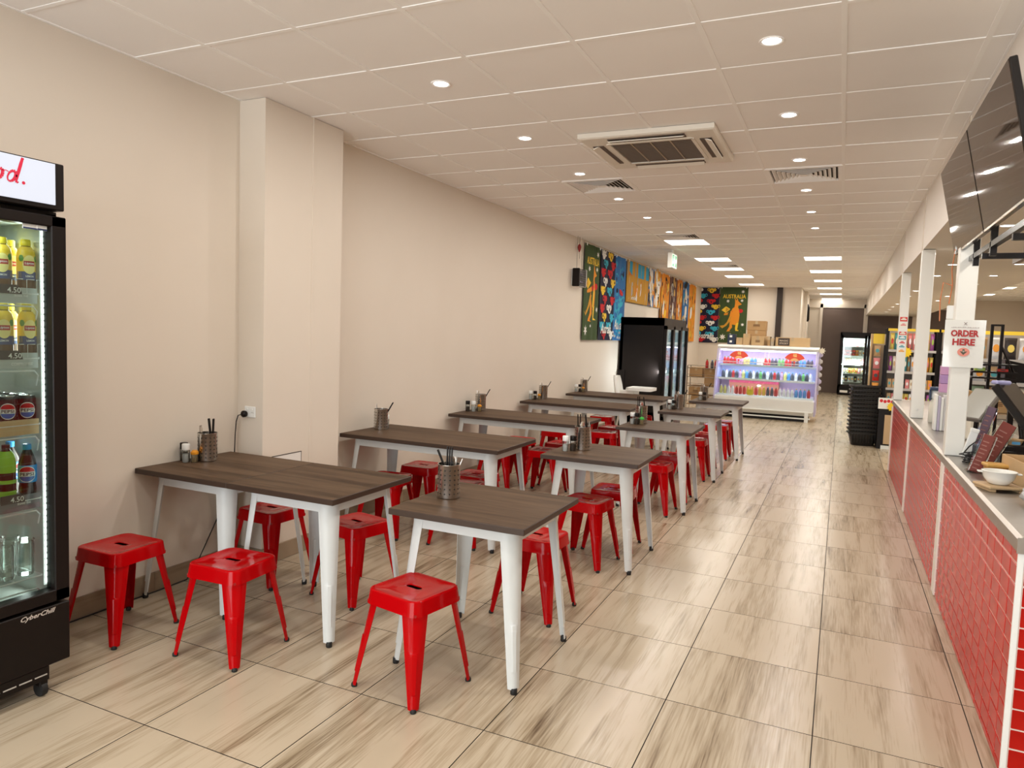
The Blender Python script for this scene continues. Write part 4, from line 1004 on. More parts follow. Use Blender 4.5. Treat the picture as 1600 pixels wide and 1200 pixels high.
# ================================================================ OPEN DISPLAY COOLER AND WHAT STANDS ON IT
CX0, CX1, CY = -2.36, -.43, 15.35
M_COOL = mat('cooler_white', (.78, .78, .76), .35); M_MAUVE = mat('cooler_inside_mauve', (.66, .58, .80), .5)
o = cool = thing('display_cooler', 'wide open-front chilled display cooler with lilac lighting, before the rear wall', 'display cooler', ((CX0+CX1)/2, CY+.5, 0))
b = MB(); b.loft([[(x, y, z) for y, z in [(CY+.06, .12), (CY-.0, .22), (CY, .42), (CY+.06, .44), (CY+.9, .44), (CY+.95, .12)]] for x in (CX0, CX1)]); P('base', b, M_COOL, o)
b = MB(); b.box(CX0+.02, CY-.03, .19, CX1-.02, CY+.01, .215, c=.004); b.box(CX0+.3, CY-.02, .06, CX1-.05, CY, .085); b.box(CX1-.16, CY-.035, .0, CX1-.09, CY+.02, .2); b.box(CX0+.09, CY-.035, .0, CX0+.16, CY+.02, .2); P('bumper_rail', b, M_PLASTIC, o)
b = MB(); b.box(CX0+.1, CY+.12, 0, CX1-.1, CY+.9, .13); P('plinth', b, M_BLACK, o)
b = MB(); b.box(CX0, CY+.88, .42, CX1, CY+.95, 1.50); P('back_panel', b, M_MAUVE, o)
prof = [(CY+.03, .42), (CY+.10, .80), (CY+.20, 1.15), (CY+.34, 1.46), (CY+.95, 1.50), (CY+.95, .12), (CY+.08, .12)]
for x, nm in ((CX0-.03, 'left'), (CX1, 'right')):
    b = MB(); b.loft([[(q, y, z) for y, z in prof] for q in (x, x+.03)]); P('side_panel', b, mat('cooler_side_lilac', (.55, .50, .72), .4), o)
b = MB(); b.loft([[(x, y, z) for y, z in [(CY+.32, 1.405), (CY+.30, 1.455), (CY+.36, 1.50), (CY+.95, 1.50), (CY+.95, 1.43), (CY+.45, 1.40)]] for x in (CX0-.03, CX1+.03)]); P('canopy', b, M_COOL, o)
b = MB(); b.box(CX0+.03, CY+.36, 1.375, CX1-.03, CY+.41, 1.40); P('lamp_tube', b, mat('lilac_tube', (1, .9, 1), .4, emit=(1.0, .82, 1.0), es=7), o)
SHC = [(.47, CY+.12, .85), (.80, CY+.30, .85), (1.09, CY+.42, .86)]
for n, (z, ya, yb) in enumerate(SHC):
    b = MB(); b.box(CX0+.02, ya, z-.02, CX1-.02, CY+.88, z); s_ = P('shelf', b, M_PLASTIC, o)
    b = MB(); b.box(CX0+.02, ya-.012, z-.035, CX1-.02, ya, z+.008); P('price_rail', b, M_PLASTIC, s_)
    b = MB(); b.box(CX0+.05, ya+.01, z-.034, CX1-.05, ya+.04, z-.021); P('shelf_lamp', b, mat('shelf_lamp_blue' if n == 2 else 'shelf_lamp_lilac', (.8, .85, 1), .4, emit=(.55, .72, 1.0) if n == 2 else (.95, .75, 1.0), es=5), s_)
b = MB(); b.loft([[(x, y, z) for y, z in [(CY+.035, .44), (CY+.105, .80), (CY+.205, 1.15), (CY+.33, 1.42), (CY+.324, 1.422), (CY+.199, 1.152), (CY+.099, .802), (CY+.029, .442)]] for x in (CX0+.0, CX1)]); P('front_glass', b, M_GLASS, o)
for x in (CX0+.005, (CX0+CX1)/2-.04, (CX0+CX1)/2+.04, CX1-.02):
    b = MB(); b.loft([[(q, y, z) for y, z in [(CY+.19, 1.15), (CY+.32, 1.42), (CY+.31, 1.425), (CY+.18, 1.155)]] for q in (x, x+.012)]); P('glass_stile', b, M_PLASTIC, o)
b = MB(); b.box(CX0+.02, CY+.185, 1.14, CX1-.02, CY+.20, 1.155); b.box(CX0+.02, CY+.02, .43, CX1-.02, CY+.045, .452); b.box(CX0, CY+.085, .795, CX1, CY+.1, .805); P('glass_rail', b, M_PLASTIC, o)
area('cooler_glow', ((CX0+CX1)/2, CY+.45, 1.36), 1.8, 8, (.90, .74, 1.0), (math.radians(15), 0, 0), sy_=.10)
area('cooler_glow', ((CX0+CX1)/2, CY+.36, 1.04), 1.8, 7, (.62, .76, 1.0), (math.radians(10), 0, 0), sy_=.08)
area('cooler_glow', ((CX0+CX1)/2, CY+.24, .76), 1.8, 3.5, (.95, .78, 1.0), (math.radians(10), 0, 0), sy_=.08)
# paper fans with a fortune character stuck on the glass
M_FANR = mat('fan_red', (.70, .07, .03), .6); M_FANG = mat('fan_gold', (.80, .45, .18), .6)
for nm, cx in (('left', CX0+.42), ('right', CX1-.42)):
    lo = Vector((cx, CY+.205, 1.185)); o = thing('paper_fan', 'red and gold paper fan ornament on the %s half of the cooler glass' % nm, 'ornament', lo, 0, 'paper fans on the cooler glass')
    M2 = place((0, 0, 0), (1, 0, 0), (0, .40, .92))
    b = MB(); b.M = M2 @ Matrix.Translation((0, 0, .004))
    for k in range(13):
        a0, a1 = math.radians(25+10*k), math.radians(35+10*k); h = .003 if k % 2 else 0
        b.add([(.06*math.cos(a0), .06*math.sin(a0), h), (.21*math.cos(a0), .21*math.sin(a0), h), (.21*math.cos(a1), .21*math.sin(a1), .003-h), (.06*math.cos(a1), .06*math.sin(a1), .003-h)], [(0, 1, 2, 3)], 0)
        b.add([(.035*math.cos(a0), .035*math.sin(a0), h), (.09*math.cos(a0), .09*math.sin(a0), h+.001), (.09*math.cos(a1), .09*math.sin(a1), .004-h), (.035*math.cos(a1), .035*math.sin(a1), .003-h)], [(0, 1, 2, 3)], 1)
    b.build('fan_leaf', [M_FANR, M_FANG], o)
    b = MB(); text(b, '福', .075, M2 @ Matrix.Translation((0, .15, .009)), 0); b.build('lettering', mat('fan_print_gold', (.95, .72, .25), .5), o)
    b = MB(); b.M = M2; b.lathe(0, 0, [(.022, .002), (.022, .008)], 12); b.tube([(0, -.02, .005), (.0, -.09, .005)], .006, 6); b.build('tassel', M_FANR, o)
# goods on the three cooler shelves
grp = ['lower', 'middle', 'top']; NB = [int((CX1-CX0-.2)/.078)+1, int((CX1-CX0-.2)/.069)+1, int((CX1-CX0-.2)/.069)+1]
for n, (z, ya, _) in enumerate(SHC):
    k = 0; x = CX0+.10
    while x < CX1-.10:
        if n == 2: c = [0, 0, 5, 7, 1, 2, 0, 6, 3, 0, 6, 1, 6][k*13//26 % 13]
        elif n == 1: c = [6, 2, 6, 0, 6, 5, 7, 1, 6, 2, 6, 3][k % 12]
        else: c = [7, 2, 0, 0, 4, 0, 4, 6, 0, 2, 2, 1, 1, 0][k*14//23 % 14]
        p = putb(c, x, ya+.10, z, '%s drink bottle on the %s shelf of the display cooler, front row, number %s from the left' % (DN[c], grp[n], k+1), '%s bottles on the %s cooler shelf' % (DN[c], grp[n]))
        p['label'] = '%s drink bottle, %s on the %s shelf of the display cooler' % (DN[c], ORD[k]+' from the left' if k < 12 else ORD[NB[n]-1-k]+' from the right', grp[n])
        p.scale = (1, 1, .78) if n == 2 else (1, 1, .85) if n == 1 else (1, 1, .9)
        x += .069 if n else .078; k += 1
# a long pink box row and a yellow star ticket on the lowest shelf
o = thing('carton_row', 'long pink frilled carton above the bottles on the lowest cooler shelf', 'box', (CX0+.72, SHC[0][1]+.42, SHC[0][0]))
b = MB(); b.box(-.5, -.05, 0, .5, .2, .27, c=.004); b.build('carton', mat('pink_carton', (.50, .22, .14), .6), o)
b = MB()
for k in range(20): b.loft([[(x, -.055, .23), (x+.025, -.065, .225), (x+.05, -.055, .23), (x+.05, -.055, .28), (x, -.055, .28)] for x in (-.5+.05*k,)]+[[(x, -.05, .23), (x+.025, -.05, .225), (x+.05, -.05, .23), (x+.05, -.05, .28), (x, -.05, .28)] for x in (-.5+.05*k,)])
b.build('frill', mat('pink_frill', (.62, .10, .20), .6), o)
M_STARY = mat('ticket_yellow', (.90, .62, .02), .6)
def star_ticket(lab, loc, r, ux=(1, 0, 0), uy=(0, 0, 1), n=12):
    o = thing('star_ticket', lab, 'price ticket', loc, 0, 'yellow star price tickets')
    b = MB(); b.M = place((0, 0, 0), ux, uy); b.prism(star(0, 0, r, .74, n), .004); b.build('card', M_STARY, o); return o
star_ticket('yellow starburst ticket hanging on the lowest cooler shelf', (CX0+.70, CY+.10, .53), .07)
# boxes on top of the cooler
def carton(lab, x, y, z, w, d, h, rz=0, m=None, print_=None, tape=True, g='cartons on top of the display cooler'):
    o = thing('carton', lab, 'box', (x, y, z), rz, g)
    b = MB(); b.box(-w/2, -d/2, 0, w/2, d/2, h, c=.004); b.build('box', m or M_CARD, o)
    if tape: b = MB(); b.box(-.025, -d/2-.0012, h-.07, .025, d/2+.0012, h+.0012); b.build('tape', mat('packing_tape', (.50, .36, .20), .3), o)
    if print_:
        b = MB()
        M2 = place((0, -d/2-.0015, h/2), (1, 0, 0), (0, 0, 1))
        if print_ == 'dark':
            b.M = M2; b.flat([(-w*.42, -h*.42), (-w*.08, -h*.42), (-w*.08, h*.42), (-w*.42, h*.42)]); b.M = None; b.build('print_panel', mat('carton_print_dark', (.06, .04, .035), .6), o)
            b = MB(); M3 = M2 @ Matrix.Translation((-w*.25, h*.13, .001)); text(b, 'MAGIC', h*.19, M3, 0, w*.26, bold=.02); M3 = M2 @ Matrix.Translation((-w*.25, -h*.17, .001)); text(b, 'STICKY', h*.19, M3, 0, w*.26, bold=.02); b.build('lettering', mat('carton_print_pale', (.60, .50, .38), .6), o)
        else:
            b.M = M2
            for k in range(3): b.flat([(-w*.18, -.02+.018*k), (w*.18, -.02+.018*k), (w*.18, -.010+.018*k), (-w*.18, -.010+.018*k)], .0004)
            b.M = None; b.build('print_panel', mat('carton_print_brown', (.15, .07, .03), .7), o)
    return o
ct = 1.502
carton('brown carton with dark printed panel on the right end of the cooler top', -.93, CY+.72, ct, .66, .40, .185, 0, M_CARD2, 'dark')
carton('upper brown carton of the tall stack on the cooler', -1.66, CY+.74, ct+.315, .38, .34, .20, 0, M_CARD, 'bars')
carton('middle brown carton of the tall stack on the cooler', -1.66, CY+.74, ct+.20, .37, .34, .112, .02, M_CARD)
carton('bottom carton of the tall stack on the cooler, half hidden', -1.62, CY+.74, ct, .42, .36, .198, 0, M_CARD2)
carton('small pale carton standing left on the cooler top', -1.98, CY+.62, ct, .13, .24, .15, 0, M_CARD2)
carton('tan upright carton beside the small pale one on the cooler', -1.835, CY+.60, ct, .14, .26, .235, 0, M_CARD2)
carton('open tan carton in front of the tall stack on the cooler', -1.60, CY+.46, ct, .25, .16, .17, 0, M_CARD2, 'bars')
carton('thin upright carton leaning next to the stack on the cooler', -1.385, CY+.60, ct, .05, .30, .19, 0, M_CARD)
carton('narrow greyish carton right of the thin one on the cooler', -1.32, CY+.60, ct, .06, .28, .16, 0, mat('carton_greyish', (.42, .34, .25), .7))
for k, n in enumerate(('lower', 'upper')):
    o = carton('%s dark blue carton with white label at the left end of the cooler top' % n, -2.15, CY+.62, ct+.11*k, .15, .3, .108, 0, mat('navy_carton', (.02, .03, .07), .5), None, False)
    b = MB(); b.box(-.03, -.152, .04, .02, -.150, .085); b.build('label', M_PAPER, o)
# wire goods rack and cartons left of the cooler
o = thing('wire_rack', 'chrome wire rack of odd goods between the black fridge and the cooler', 'rack', (-2.75, 16.2, 0))
b = MB()
for x in (-.32, .28):
    for y in (-.2, .2): b.tube([(x, y, 0), (x, y, 1.0)], .012, 6)
b.build('upright', M_CHROME, o)
for k in range(5):
    b = MB(); z = .15+.2*k
    for y in (-.2, -.1, 0, .1, .2): b.tube([(-.32, y, z), (.28, y, z)], .006, 4)
    b.tube([(-.32, -.2, z+.06), (.28, -.2, z+.06)], .005, 4)
    b.build('wire_shelf', M_CHROME, o)
carton('brown carton on the wire rack, upper left', -2.90, 16.25, .76, .28, .3, .20, 0, M_CARD, None, True, 'cartons on the wire rack')
carton('tall brown carton on the wire rack, right', -2.58, 16.25, .56, .26, .3, .38, 0, M_CARD, None, True, 'cartons on the wire rack')
carton('orange-brown carton low on the wire rack', -2.80, 16.2, .16, .35, .3, .17, 0, M_CARD, 'bars', True, 'cartons on the wire rack')
carton('flat brown carton on the second wire shelf', -2.88, 16.2, .36, .30, .3, .16, 0, M_CARD, 'bars', True, 'cartons on the wire rack')
for k, (c, x) in enumerate(((0, -2.47), (6, -2.55), (0, -2.66))):
    putb(c, x, 16.05, .96, '%s bottle on top of the wire rack, %s from the right' % (DN[c], ORD[k]), 'bottles on the wire rack')
# hanging product strip at the right end of the cooler
o = thing('product_strip', 'pale flower-topped strip of packets hanging on the right cooler end', 'product strip', (CX1+.05, CY+.35, 0))
M_LILAC = mat('packet_lilac', (.52, .47, .66), .35); M_GREYP = mat('packet_grey', (.55, .52, .52), .35)
b = MB(); b.box(-.012, -.004, .55, .012, .004, 1.44); b.build('strip', M_LILAC, o)
for k in range(6):
    b = MB(); z = 1.36-.135*k; b.loft([[(x*sx, y, z+dz) for x, y in ell(0, -.02, .055, .028, 10)] for dz, sx in ((-.055, .2), (-.03, 1), (.02, 1), (.05, .3))]); b.build('packet', M_GREYP if k % 2 else M_LILAC, o, 60)
b = MB(); b.M = place((.03, -.03, 1.44), (1, 0, 0), (0, 0, 1)); b.prism(star(0, 0, .075, .55, 8), .02); b.build('flower', mat('flower_cream', (.85, .78, .62), .6), o)
o = thing('wall_notice', 'red and white fire notice with black extinguisher hook on the corridor wall', 'sign', (-1.028, 22.6, 1.9))
b = MB(); b.box(0, -.3, -.2, .03, .3, .25, c=.005); b.box(.0305, -.16, -.1, .032, .16, .2, m=1); b.build('notice', [mat('notice_red', (.6, .03, .02), .5), M_PAPER], o)
b = MB(); b.lathe(.06, -.2, [(.05, .3), (.07, .36), (.07, .7), (.03, .8)], 12); b.build('extinguisher', M_BLACK, o, 50)
carton('brown carton on the floor behind the cooler, against the corridor wall', -.72, 19.6, 0, .5, .6, .95, 0, M_CARD, None, True, None)

# ================================================================ GLASS-DOOR FREEZER AT THE END WALL
o = ff = thing('display_freezer', 'two-door black glass freezer against the taupe end wall', 'freezer', (.70, 24.9, 0))
x0, x1, ya, yb = -.05, 1.48, 24.6, 25.2
b = MB(); b.box(x0, yb-.05, .05, x1, yb, 1.96); b.box(x0, ya, .05, x0+.05, yb, 1.96); b.box(x1-.05, ya, .05, x1, yb, 1.96); b.box(x0, ya, 1.86, x1, yb, 1.96, c=.004); b.box(x0, ya, .03, x1, yb, .28); P('cabinet', b, M_BLACK, o)
b = MB(); b.box(x0+.05, yb-.06, .28, x1-.05, yb-.05, 1.86); P('liner', b, M_LINER, o)
for k in range(2):
    xa = x0+.02+.75*k; b = MB(); b.box(xa, ya-.05, .26, xa+.07, ya, 1.87); b.box(xa+.67, ya-.05, .26, xa+.74, ya, 1.87); b.box(xa, ya-.05, .26, xa+.74, ya, .33); b.box(xa, ya-.05, 1.78, xa+.74, ya, 1.87); d = P('door', b, M_BLACK, o)
    b = MB(); b.box(xa+.065, ya-.03, .32, xa+.675, ya-.024, 1.79); P('door_glass', b, M_GLASS, d)
    b = MB(); b.box(xa+.09, ya+.02, .34, xa+.11, ya+.035, 1.78); P('led_strip', b, M_STRIP, o)
b = MB(); b.box(x0+.08, ya-.053, .08, x0+.30, ya-.05, .15); P('badge', b, M_PAPER, o)
for z in (.42, .68, .96, 1.24, 1.52):
    b = MB(); b.box(x0+.06, ya+.06, z-.012, x1-.06, yb-.06, z); P('shelf', b, M_WIRE, o)
area('freezer_glow', (.3, ya+.08, 1.72), .5, 26, (.95, 1, 1), (math.radians(20), 0, 0), sy_=.1); area('freezer_glow', (1.1, ya+.08, 1.72), .5, 26, (.95, 1, 1), (math.radians(20), 0, 0), sy_=.1)
area('freezer_glow', (.3, ya+.05, 1.0), .5, 22, (.95, 1, 1), (math.radians(80), 0, 0), sy_=.1); area('freezer_glow', (1.1, ya+.05, 1.0), .5, 22, (.95, 1, 1), (math.radians(80), 0, 0), sy_=.1)
PKC = {'rose': (.75, .25, .25), 'cream': (.85, .80, .68), 'yellow': (.85, .65, .15), 'mint': (.45, .65, .45), 'white': (.86, .86, .88), 'tan': (.55, .35, .18), 'red': (.65, .04, .03), 'violet': (.50, .15, .45), 'orange': (.85, .35, .05), 'teal': (.08, .35, .40), 'black': (.05, .04, .04), 'lime': (.40, .55, .10)}
PKM = {k: mat('packet_'+k, v, .4) for k, v in PKC.items()}; pkcache = {}
def packet(c, w, d, h, x, y, z, lab, g, rz=0.0, name='packet', cat='packet', bag=True):
    """soft bag with crimped ends or plain box with a contrasting front panel"""
    key = (c, w, d, h, bag)
    if key not in pkcache:
        o = thing(name, lab, cat, (x, y, z), rz, g); b = MB()
        if bag:
            L = []
            for t, sx, sy2 in ((0, .98, .08), (.05, 1, .12), (.16, .95, .75), (.5, .93, 1), (.82, .95, .7), (.94, 1, .12), (1, 1, .08)):
                L.append([(px_*sx, py_*sy2, h*t) for px_, py_ in ell(0, 0, w/2, d/2, 12)])
            b.loft(L); b.build('bag', PKM[c], o, 50)
        else: b.box(-w/2, -d/2, 0, w/2, d/2, h, c=.003); b.build('box', PKM[c], o)
        b = MB(); k2 = list(PKM)[(list(PKM).index(c)+4) % len(PKM)]
        dd = d*.53 if bag else d/2+.001
        b.M = place((0, -dd, h*.52), (1, 0, 0), (0, 0, 1)); b.flat(ell(0, 0, w*.28, h*.18, 10), 0); b.M = None; b.build('printed_panel', PKM[k2], o)
        idx(o); pkcache[key] = o; return o
    return dup(pkcache[key], (x, y, z), rz, lab, g)
rows = [(1.52, ['white', 'cream', 'white', 'white', 'rose', 'white', 'cream']), (1.24, ['rose', 'red', 'rose', 'red', 'orange', 'cream', 'white']), (.96, ['rose', 'tan', 'tan', 'mint', 'mint', 'cream', 'rose']), (.68, ['white', 'cream', 'yellow', 'yellow', 'yellow', 'rose', 'cream']), (.42, ['white', 'black', 'white', 'white', 'black', 'white', 'cream'])]
nm5 = ['top', 'second', 'third', 'fourth', 'lowest']
for n, (z, cs) in enumerate(rows):
    for k, c in enumerate(cs):
        for q in range(2):
            packet(c, .088, .12, .17, x0+.15+.088*k+.75*q, ya+.20, z, '%s frozen packet on the %s freezer shelf, %s behind the %s door' % (c, nm5[n], ORD[k], ('left', 'right')[q]), 'packets on the %s freezer shelf' % nm5[n])

# ================================================================ SHOPPING BASKETS
M_BASK = mat('basket_black', (.014, .012, .011), .45)
def basket(lab, z):
    o = thing('shopping_basket', lab, 'basket', (.385, 12.62, z), .12, 'stacked black shopping baskets')
    def ring(hx, hy, zz, t): return [(x, y, zz) for x, y in rrect(hx-t, hy-t, .05, 4)]
    b = MB(); b.loft([ring(.215, .145, .20, .0), ring(.205, .137, .20, 0), ring(.16, .105, .004, 0), ring(.155, .10, 0, 0)], cap=True); b.loft([ring(.205, .137, .20, .003), ring(.155, .10, .01, .003)], cap=False); b.build('tub', M_BASK, o, 50)
    b = MB(); b.loft([ring(.213, .143, .185, 0), ring(.222, .152, .185, 0), ring(.222, .152, .205, 0), ring(.205, .135, .205, 0)], cap=False); b.build('rim', M_BASK, o, 50)
    b = MB()
    for k in range(9): b.box(-.17+.042*k, -.142, .05, -.166+.042*k, -.105, .18)
    b.build('rib', M_BASK, o)
    b = MB(); b.tube([(-.20, -.155, .19), (-.19, -.16, .215), (.19, -.16, .215), (.20, -.155, .19)], .008, 6); b.build('handle', M_BASK, o, 60)
    return o
bk = basket('black shopping basket at the bottom of the stack by the counter end', 0)
for k in range(1, 13): dup(bk, (.385+R.uniform(-.004, .004), 12.62, .062*k), .12+R.uniform(-.04, .04), 'black shopping basket, %s from the bottom of the stack by the counter end' % ORD[k])
# ================================================================ SHOP SHELVING BEYOND THE COUNTER
M_OAK = wood_tile('pale_oak_panel', [(.4, (.42, .28, .14)), (.6, (.52, .36, .20))], (12, 12, .8), .5)
M_YEL = mat('header_yellow', (.88, .62, .05), .5)
o = ec = thing('shelf_end_cabinet', 'low black cabinet with pale oak panel at the shelf end beside the baskets', 'cabinet', (.70, 12.55, 0))
b = MB(); b.box(-.12, -.20, 0, .40, .25, .62, c=.004); b.build('body', M_BLACK, o)
b = MB(); b.box(-.03, -.215, .08, .36, -.199, .53); b.build('oak_panel', M_OAK, o)
b = MB(); b.box(-.06, -.21, .0, .38, -.199, .055); b.build('plinth_strip', M_WIRE, o)
o = thing('sale_card', 'white card with red lettering on the low shelf-end cabinet', 'sign', (.68, 12.36, .62))
b = MB(); b.box(-.11, -.004, 0, .25, .004, .17); b.build('card', M_PAPER, o)
b = MB(); b.M = place((0, -.0045, .12), (1, 0, 0), (0, 0, 1))
for k in range(5): b.flat(ell(-.07+.05*k, .004*(-1)**k, .024, .026, 9), .0005)
b.M = None; b.build('printed_marks', mat('sale_red', (.65, .02, .03), .5), o)
star_ticket('yellow starburst ticket in front of the low oak-panelled cabinet', (.76, 12.34, .66), .075)
# upper hanging display of crisp bags at the end
o = thing('product_stand', 'narrow display stand with beige back and yellow top at the shelf end', 'display stand', (.60, 12.95, 0))
b = MB(); b.box(-.17, 0, .2, -.15, .3, 1.78); b.build('side_panel', M_CARD2, o)
b = MB(); b.box(-.17, .28, .2, .05, .30, 1.78); b.build('back_panel', mat('stand_beige', (.62, .52, .40), .6), o)
b = MB(); b.box(-.14, -.005, 1.62, .02, .005, 1.78); b.build('header', M_YEL, o)
b = MB(); b.box(.02, -.02, 0, .08, .04, 1.60); b.box(-.17, 0, 0, .05, .3, .2); b.build('upright', M_BLACK, o)
for k in range(6):
    c = ['tan', 'rose', 'red', 'orange', 'white', 'tan'][k]
    packet(c, .10, .06, .17, .53, 12.955, 1.42-.2*k, '%s packet hanging on the shelf-end stand, %s from the top' % (c, ORD[k]), 'packets on the shelf-end stand')
def gondola(lab, x0, x1, y, zs, ztop, header=None, depth=.45, back=None):
    o = thing('shop_shelf_unit', lab, 'shelf', ((x0+x1)/2, y, 0))
    b = MB()
    for x in (x0, x1): b.box(x-.02, y, 0, x+.02, y+.04, ztop); b.box(x-.02, y+depth, 0, x+.02, y+depth+.03, ztop)
    P('upright', b, M_BLACK, o)
    b = MB(); b.box(x0, y+depth, .1, x1, y+depth+.015, ztop); P('back_panel', b, back or mat('shelf_back_grey', (.45, .40, .35), .6), o)
    for z in zs:
        b = MB(); b.box(x0+.02, y, z-.02, x1-.02, y+depth, z); s_ = P('shelf', b, M_BLACK, o)
        b = MB(); b.box(x0+.02, y-.012, z-.03, x1-.02, y, z+.008); P('price_rail', b, mat('shelf_rail', (.50, .47, .44), .5), s_)
    if header: b = MB(); b.box(x0, y-.01, ztop-.04, x1, y+.02, ztop+.0); P('header_strip', b, M_YEL, o)
    return o
gs = [.12, .42, .68, .92, 1.19, 1.53]
gondola('shop shelf unit with yellow header just past the low cabinet', .66, 1.36, 12.85, gs, 1.87, True)
gondola('second shop shelf unit with yellow header, behind the two thinner posts', 1.40, 2.12, 12.95, gs, 1.87, True)
gondola('third shop shelf unit behind the order sign post', 2.16, 2.95, 12.9, gs, 1.87, True)
gondola('shop shelf unit of hanging packets at the far right edge', 1.36, 2.25, 9.6, [.3, .65, 1.02, 1.22, 1.48], 1.80, True)
stock = [['yellow', 'white', 'rose', 'orange', 'yellow'], ['violet', 'rose', 'teal', 'white', 'yellow', 'orange'], ['tan', 'black', 'rose', 'tan', 'tan'], ['tan', 'rose', 'yellow', 'tan', 'black'], ['white', 'yellow', 'teal', 'orange'], ['red', 'tan', 'red', 'black', 'tan']]
lv = ['top', 'second', 'third', 'fourth', 'fifth', 'lowest']
for u, (x0, x1, y, un) in enumerate(((.66, 1.36, 12.85, 'first'), (1.40, 2.12, 12.95, 'second'), (2.16, 2.95, 12.9, 'third'))):
    for n, z in enumerate(reversed(gs)):
        cs = [stock[n], [['white', 'white', 'violet', 'violet'], ['tan', 'yellow', 'lime', 'yellow'], ['tan', 'yellow', 'rose', 'black'], ['black', 'tan', 'tan'], ['red', 'red', 'red'], ['white', 'cream', 'white']][n], [['violet', 'violet', 'orange', 'white'], ['yellow', 'lime', 'yellow', 'orange'], ['violet', 'violet', 'tan'], ['violet', 'mint', 'tan'], ['tan', 'tan', 'red'], ['tan', 'white', 'tan']][n]][u]
        cs = [q for c_ in cs for q in (c_, R.choice(list(PKC)))]; h = [.27, .24, .15, .16, .17, .2][n]; n_ = len(cs); w_ = (x1-x0-.08)/n_
        for k, c in enumerate(cs):
            packet(c, round(w_*.9, 3), .10, h, x0+.04+w_*(k+.5), y+.09+R.uniform(-.02, .03), z, '%s packet on the %s shelf of the %s yellow-topped unit, %s from the left' % (c, lv[n], un, ORD[k]), 'packets on the %s yellow-topped unit' % un, 0, 'packet', 'packet', n in (0, 1, 4))
for n, z in enumerate((1.48, 1.22, 1.02)):
    for k, c in enumerate([['tan', 'white', 'black', 'white', 'yellow', 'red'], ['white', 'tan', 'cream', 'white', 'tan', 'white'], ['mint', 'tan', 'rose', 'cream', 'tan', 'yellow']][n]):
        packet(c, .12, .07, (.25, .18, .15)[n], 1.45+.14*k, 9.68, z, '%s packet on the %s shelf of the far right shelf unit, %s from the left' % (c, lv[n], ORD[k]), 'packets on the far right shelf unit')
star_ticket('yellow starburst ticket on the second shelf behind the thin sticker post', (.93, 12.82, 1.50), .085)
# ================================================================ RED-TILED SERVICE COUNTER
CA, CB, CT_ = 3.13, 10.30, .862
M_TILE = noisy('red_glazed_tile', (.40, .010, .006), (.50, .016, .010), 6, .22, spec=.13)
M_GRT = mat('pale_grout', (.80, .66, .58), .8)
o = cn = thing('service_counter', 'long service counter faced with small red tiles along the aisle', 'counter', (.95, (CA+CB)/2, 0))
b = MB(); b.box(XC+.0025, CA+.003, 0, 1.26, CB-.012, CT_); P('core', b, M_GRT, o)
tiles = []
zz = [0]+[.0325+.0775*k for k in range(0, 11)]+[CT_]
ys = [CA]+[3.25+.1525*k for k in range(0, 47)]
ys = [y for y in ys if y < CB-.03]+[CB]
POSTY = (5.22, 5.34), (7.72, 7.84), (10.16, 10.30)
for i in range(len(ys)-1):
    for j in range(len(zz)-1):
        if zz[j+1]-zz[j] < .02: continue
        y0, y1 = ys[i], ys[i+1]
        for a, c in POSTY:
            if y0 < c and y1 > a:
                if y0 < a: y1 = min(y1, a)
                else: y0 = max(y0, c)
        if y1-y0 < .015: continue
        tiles.append((math.hypot(XC, y0), 0, (y0, y1, zz[j], zz[j+1])))
for i in range(4):
    for j in range(len(zz)-1):
        if zz[j+1]-zz[j] < .02: continue
        tiles.append((math.hypot(.68, CA)-1+.3*i, 1, (XC+.018+.1525*i, XC+.018+.1525*(i+1), zz[j], zz[j+1])))
tiles.sort(key=lambda t: t[0]); cache = {}; rest = MB(); base = Vector(cn.location)
for n, (_, face, (a0, a1, z0, z1)) in enumerate(tiles):
    g = .0032
    if n < 300:
        key = (face, round(a1-a0, 3), round(z1-z0, 3))
        if key not in cache:
            t = MB(); h, v = key[1]/2-g, key[2]/2-g
            if face == 0: t.box(0, -h, -v, .014, h, v, c=.0022)
            else: t.box(-h, 0, -v, h, .014, v, c=.0022)
            q = t.build('tile', M_TILE, cn); cache[key] = q.data
        else: q = bpy.data.objects.new('tile', cache[key]); COL.objects.link(q); q.parent = cn
        q.location = (Vector((XC-.001, (a0+a1)/2, (z0+z1)/2)) if face == 0 else Vector(((a0+a1)/2, CA-.001, (z0+z1)/2)))-base
        q.rotation_euler = (0, R.uniform(-.012, .012) if face == 0 else 0, R.uniform(-.006, .006))
    else: rest.box(XC-.001, a0+g, z0+g, XC+.012, a1-g, z1-g)
q = P('tile', rest, M_TILE, cn); q['kind'] = 'stuff'
b = MB(); b.box(XC-.003, CA-.004, 0, XC+.016, CA+.006, CT_); P('corner_trim', b, M_PLASTIC, cn)
for a, c in POSTY:
    b = MB(); b.box(XC-.010, a, .01, XC+.012, c, CT_ if c < 8 else .82, c=.003); P('cover_trim', b, mat('trim_warm_white', (.80, .74, .68), .45), cn)
M_STEELD = noisy('worktop_steel', (.40, .365, .33), (.48, .44, .40), 3, .34, metal=1.0)
o = thing('worktop', 'stainless steel counter top with folded front edge', 'worktop', (.98, (CA+CB)/2, CT_))
b = MB(); y0, y1 = CA-.015-(CA+CB)/2, CB+.01-(CA+CB)/2
b.loft([[(x, y, z) for x, z in [(-.345, -.006), (-.35, .002), (-.35, .045), (-.335, .056), (.34, .056), (.34, .0), (-.33, .0), (-.335, -.006)]] for y in (y0, y1)]); b.build('steel_sheet', M_STEELD, o)
b = MB(); b.box(-.351, y0-.002, -.006, .34, y0+.004, .053); b.build('end_cap', M_STEELD, o)
CZ = CT_+.057
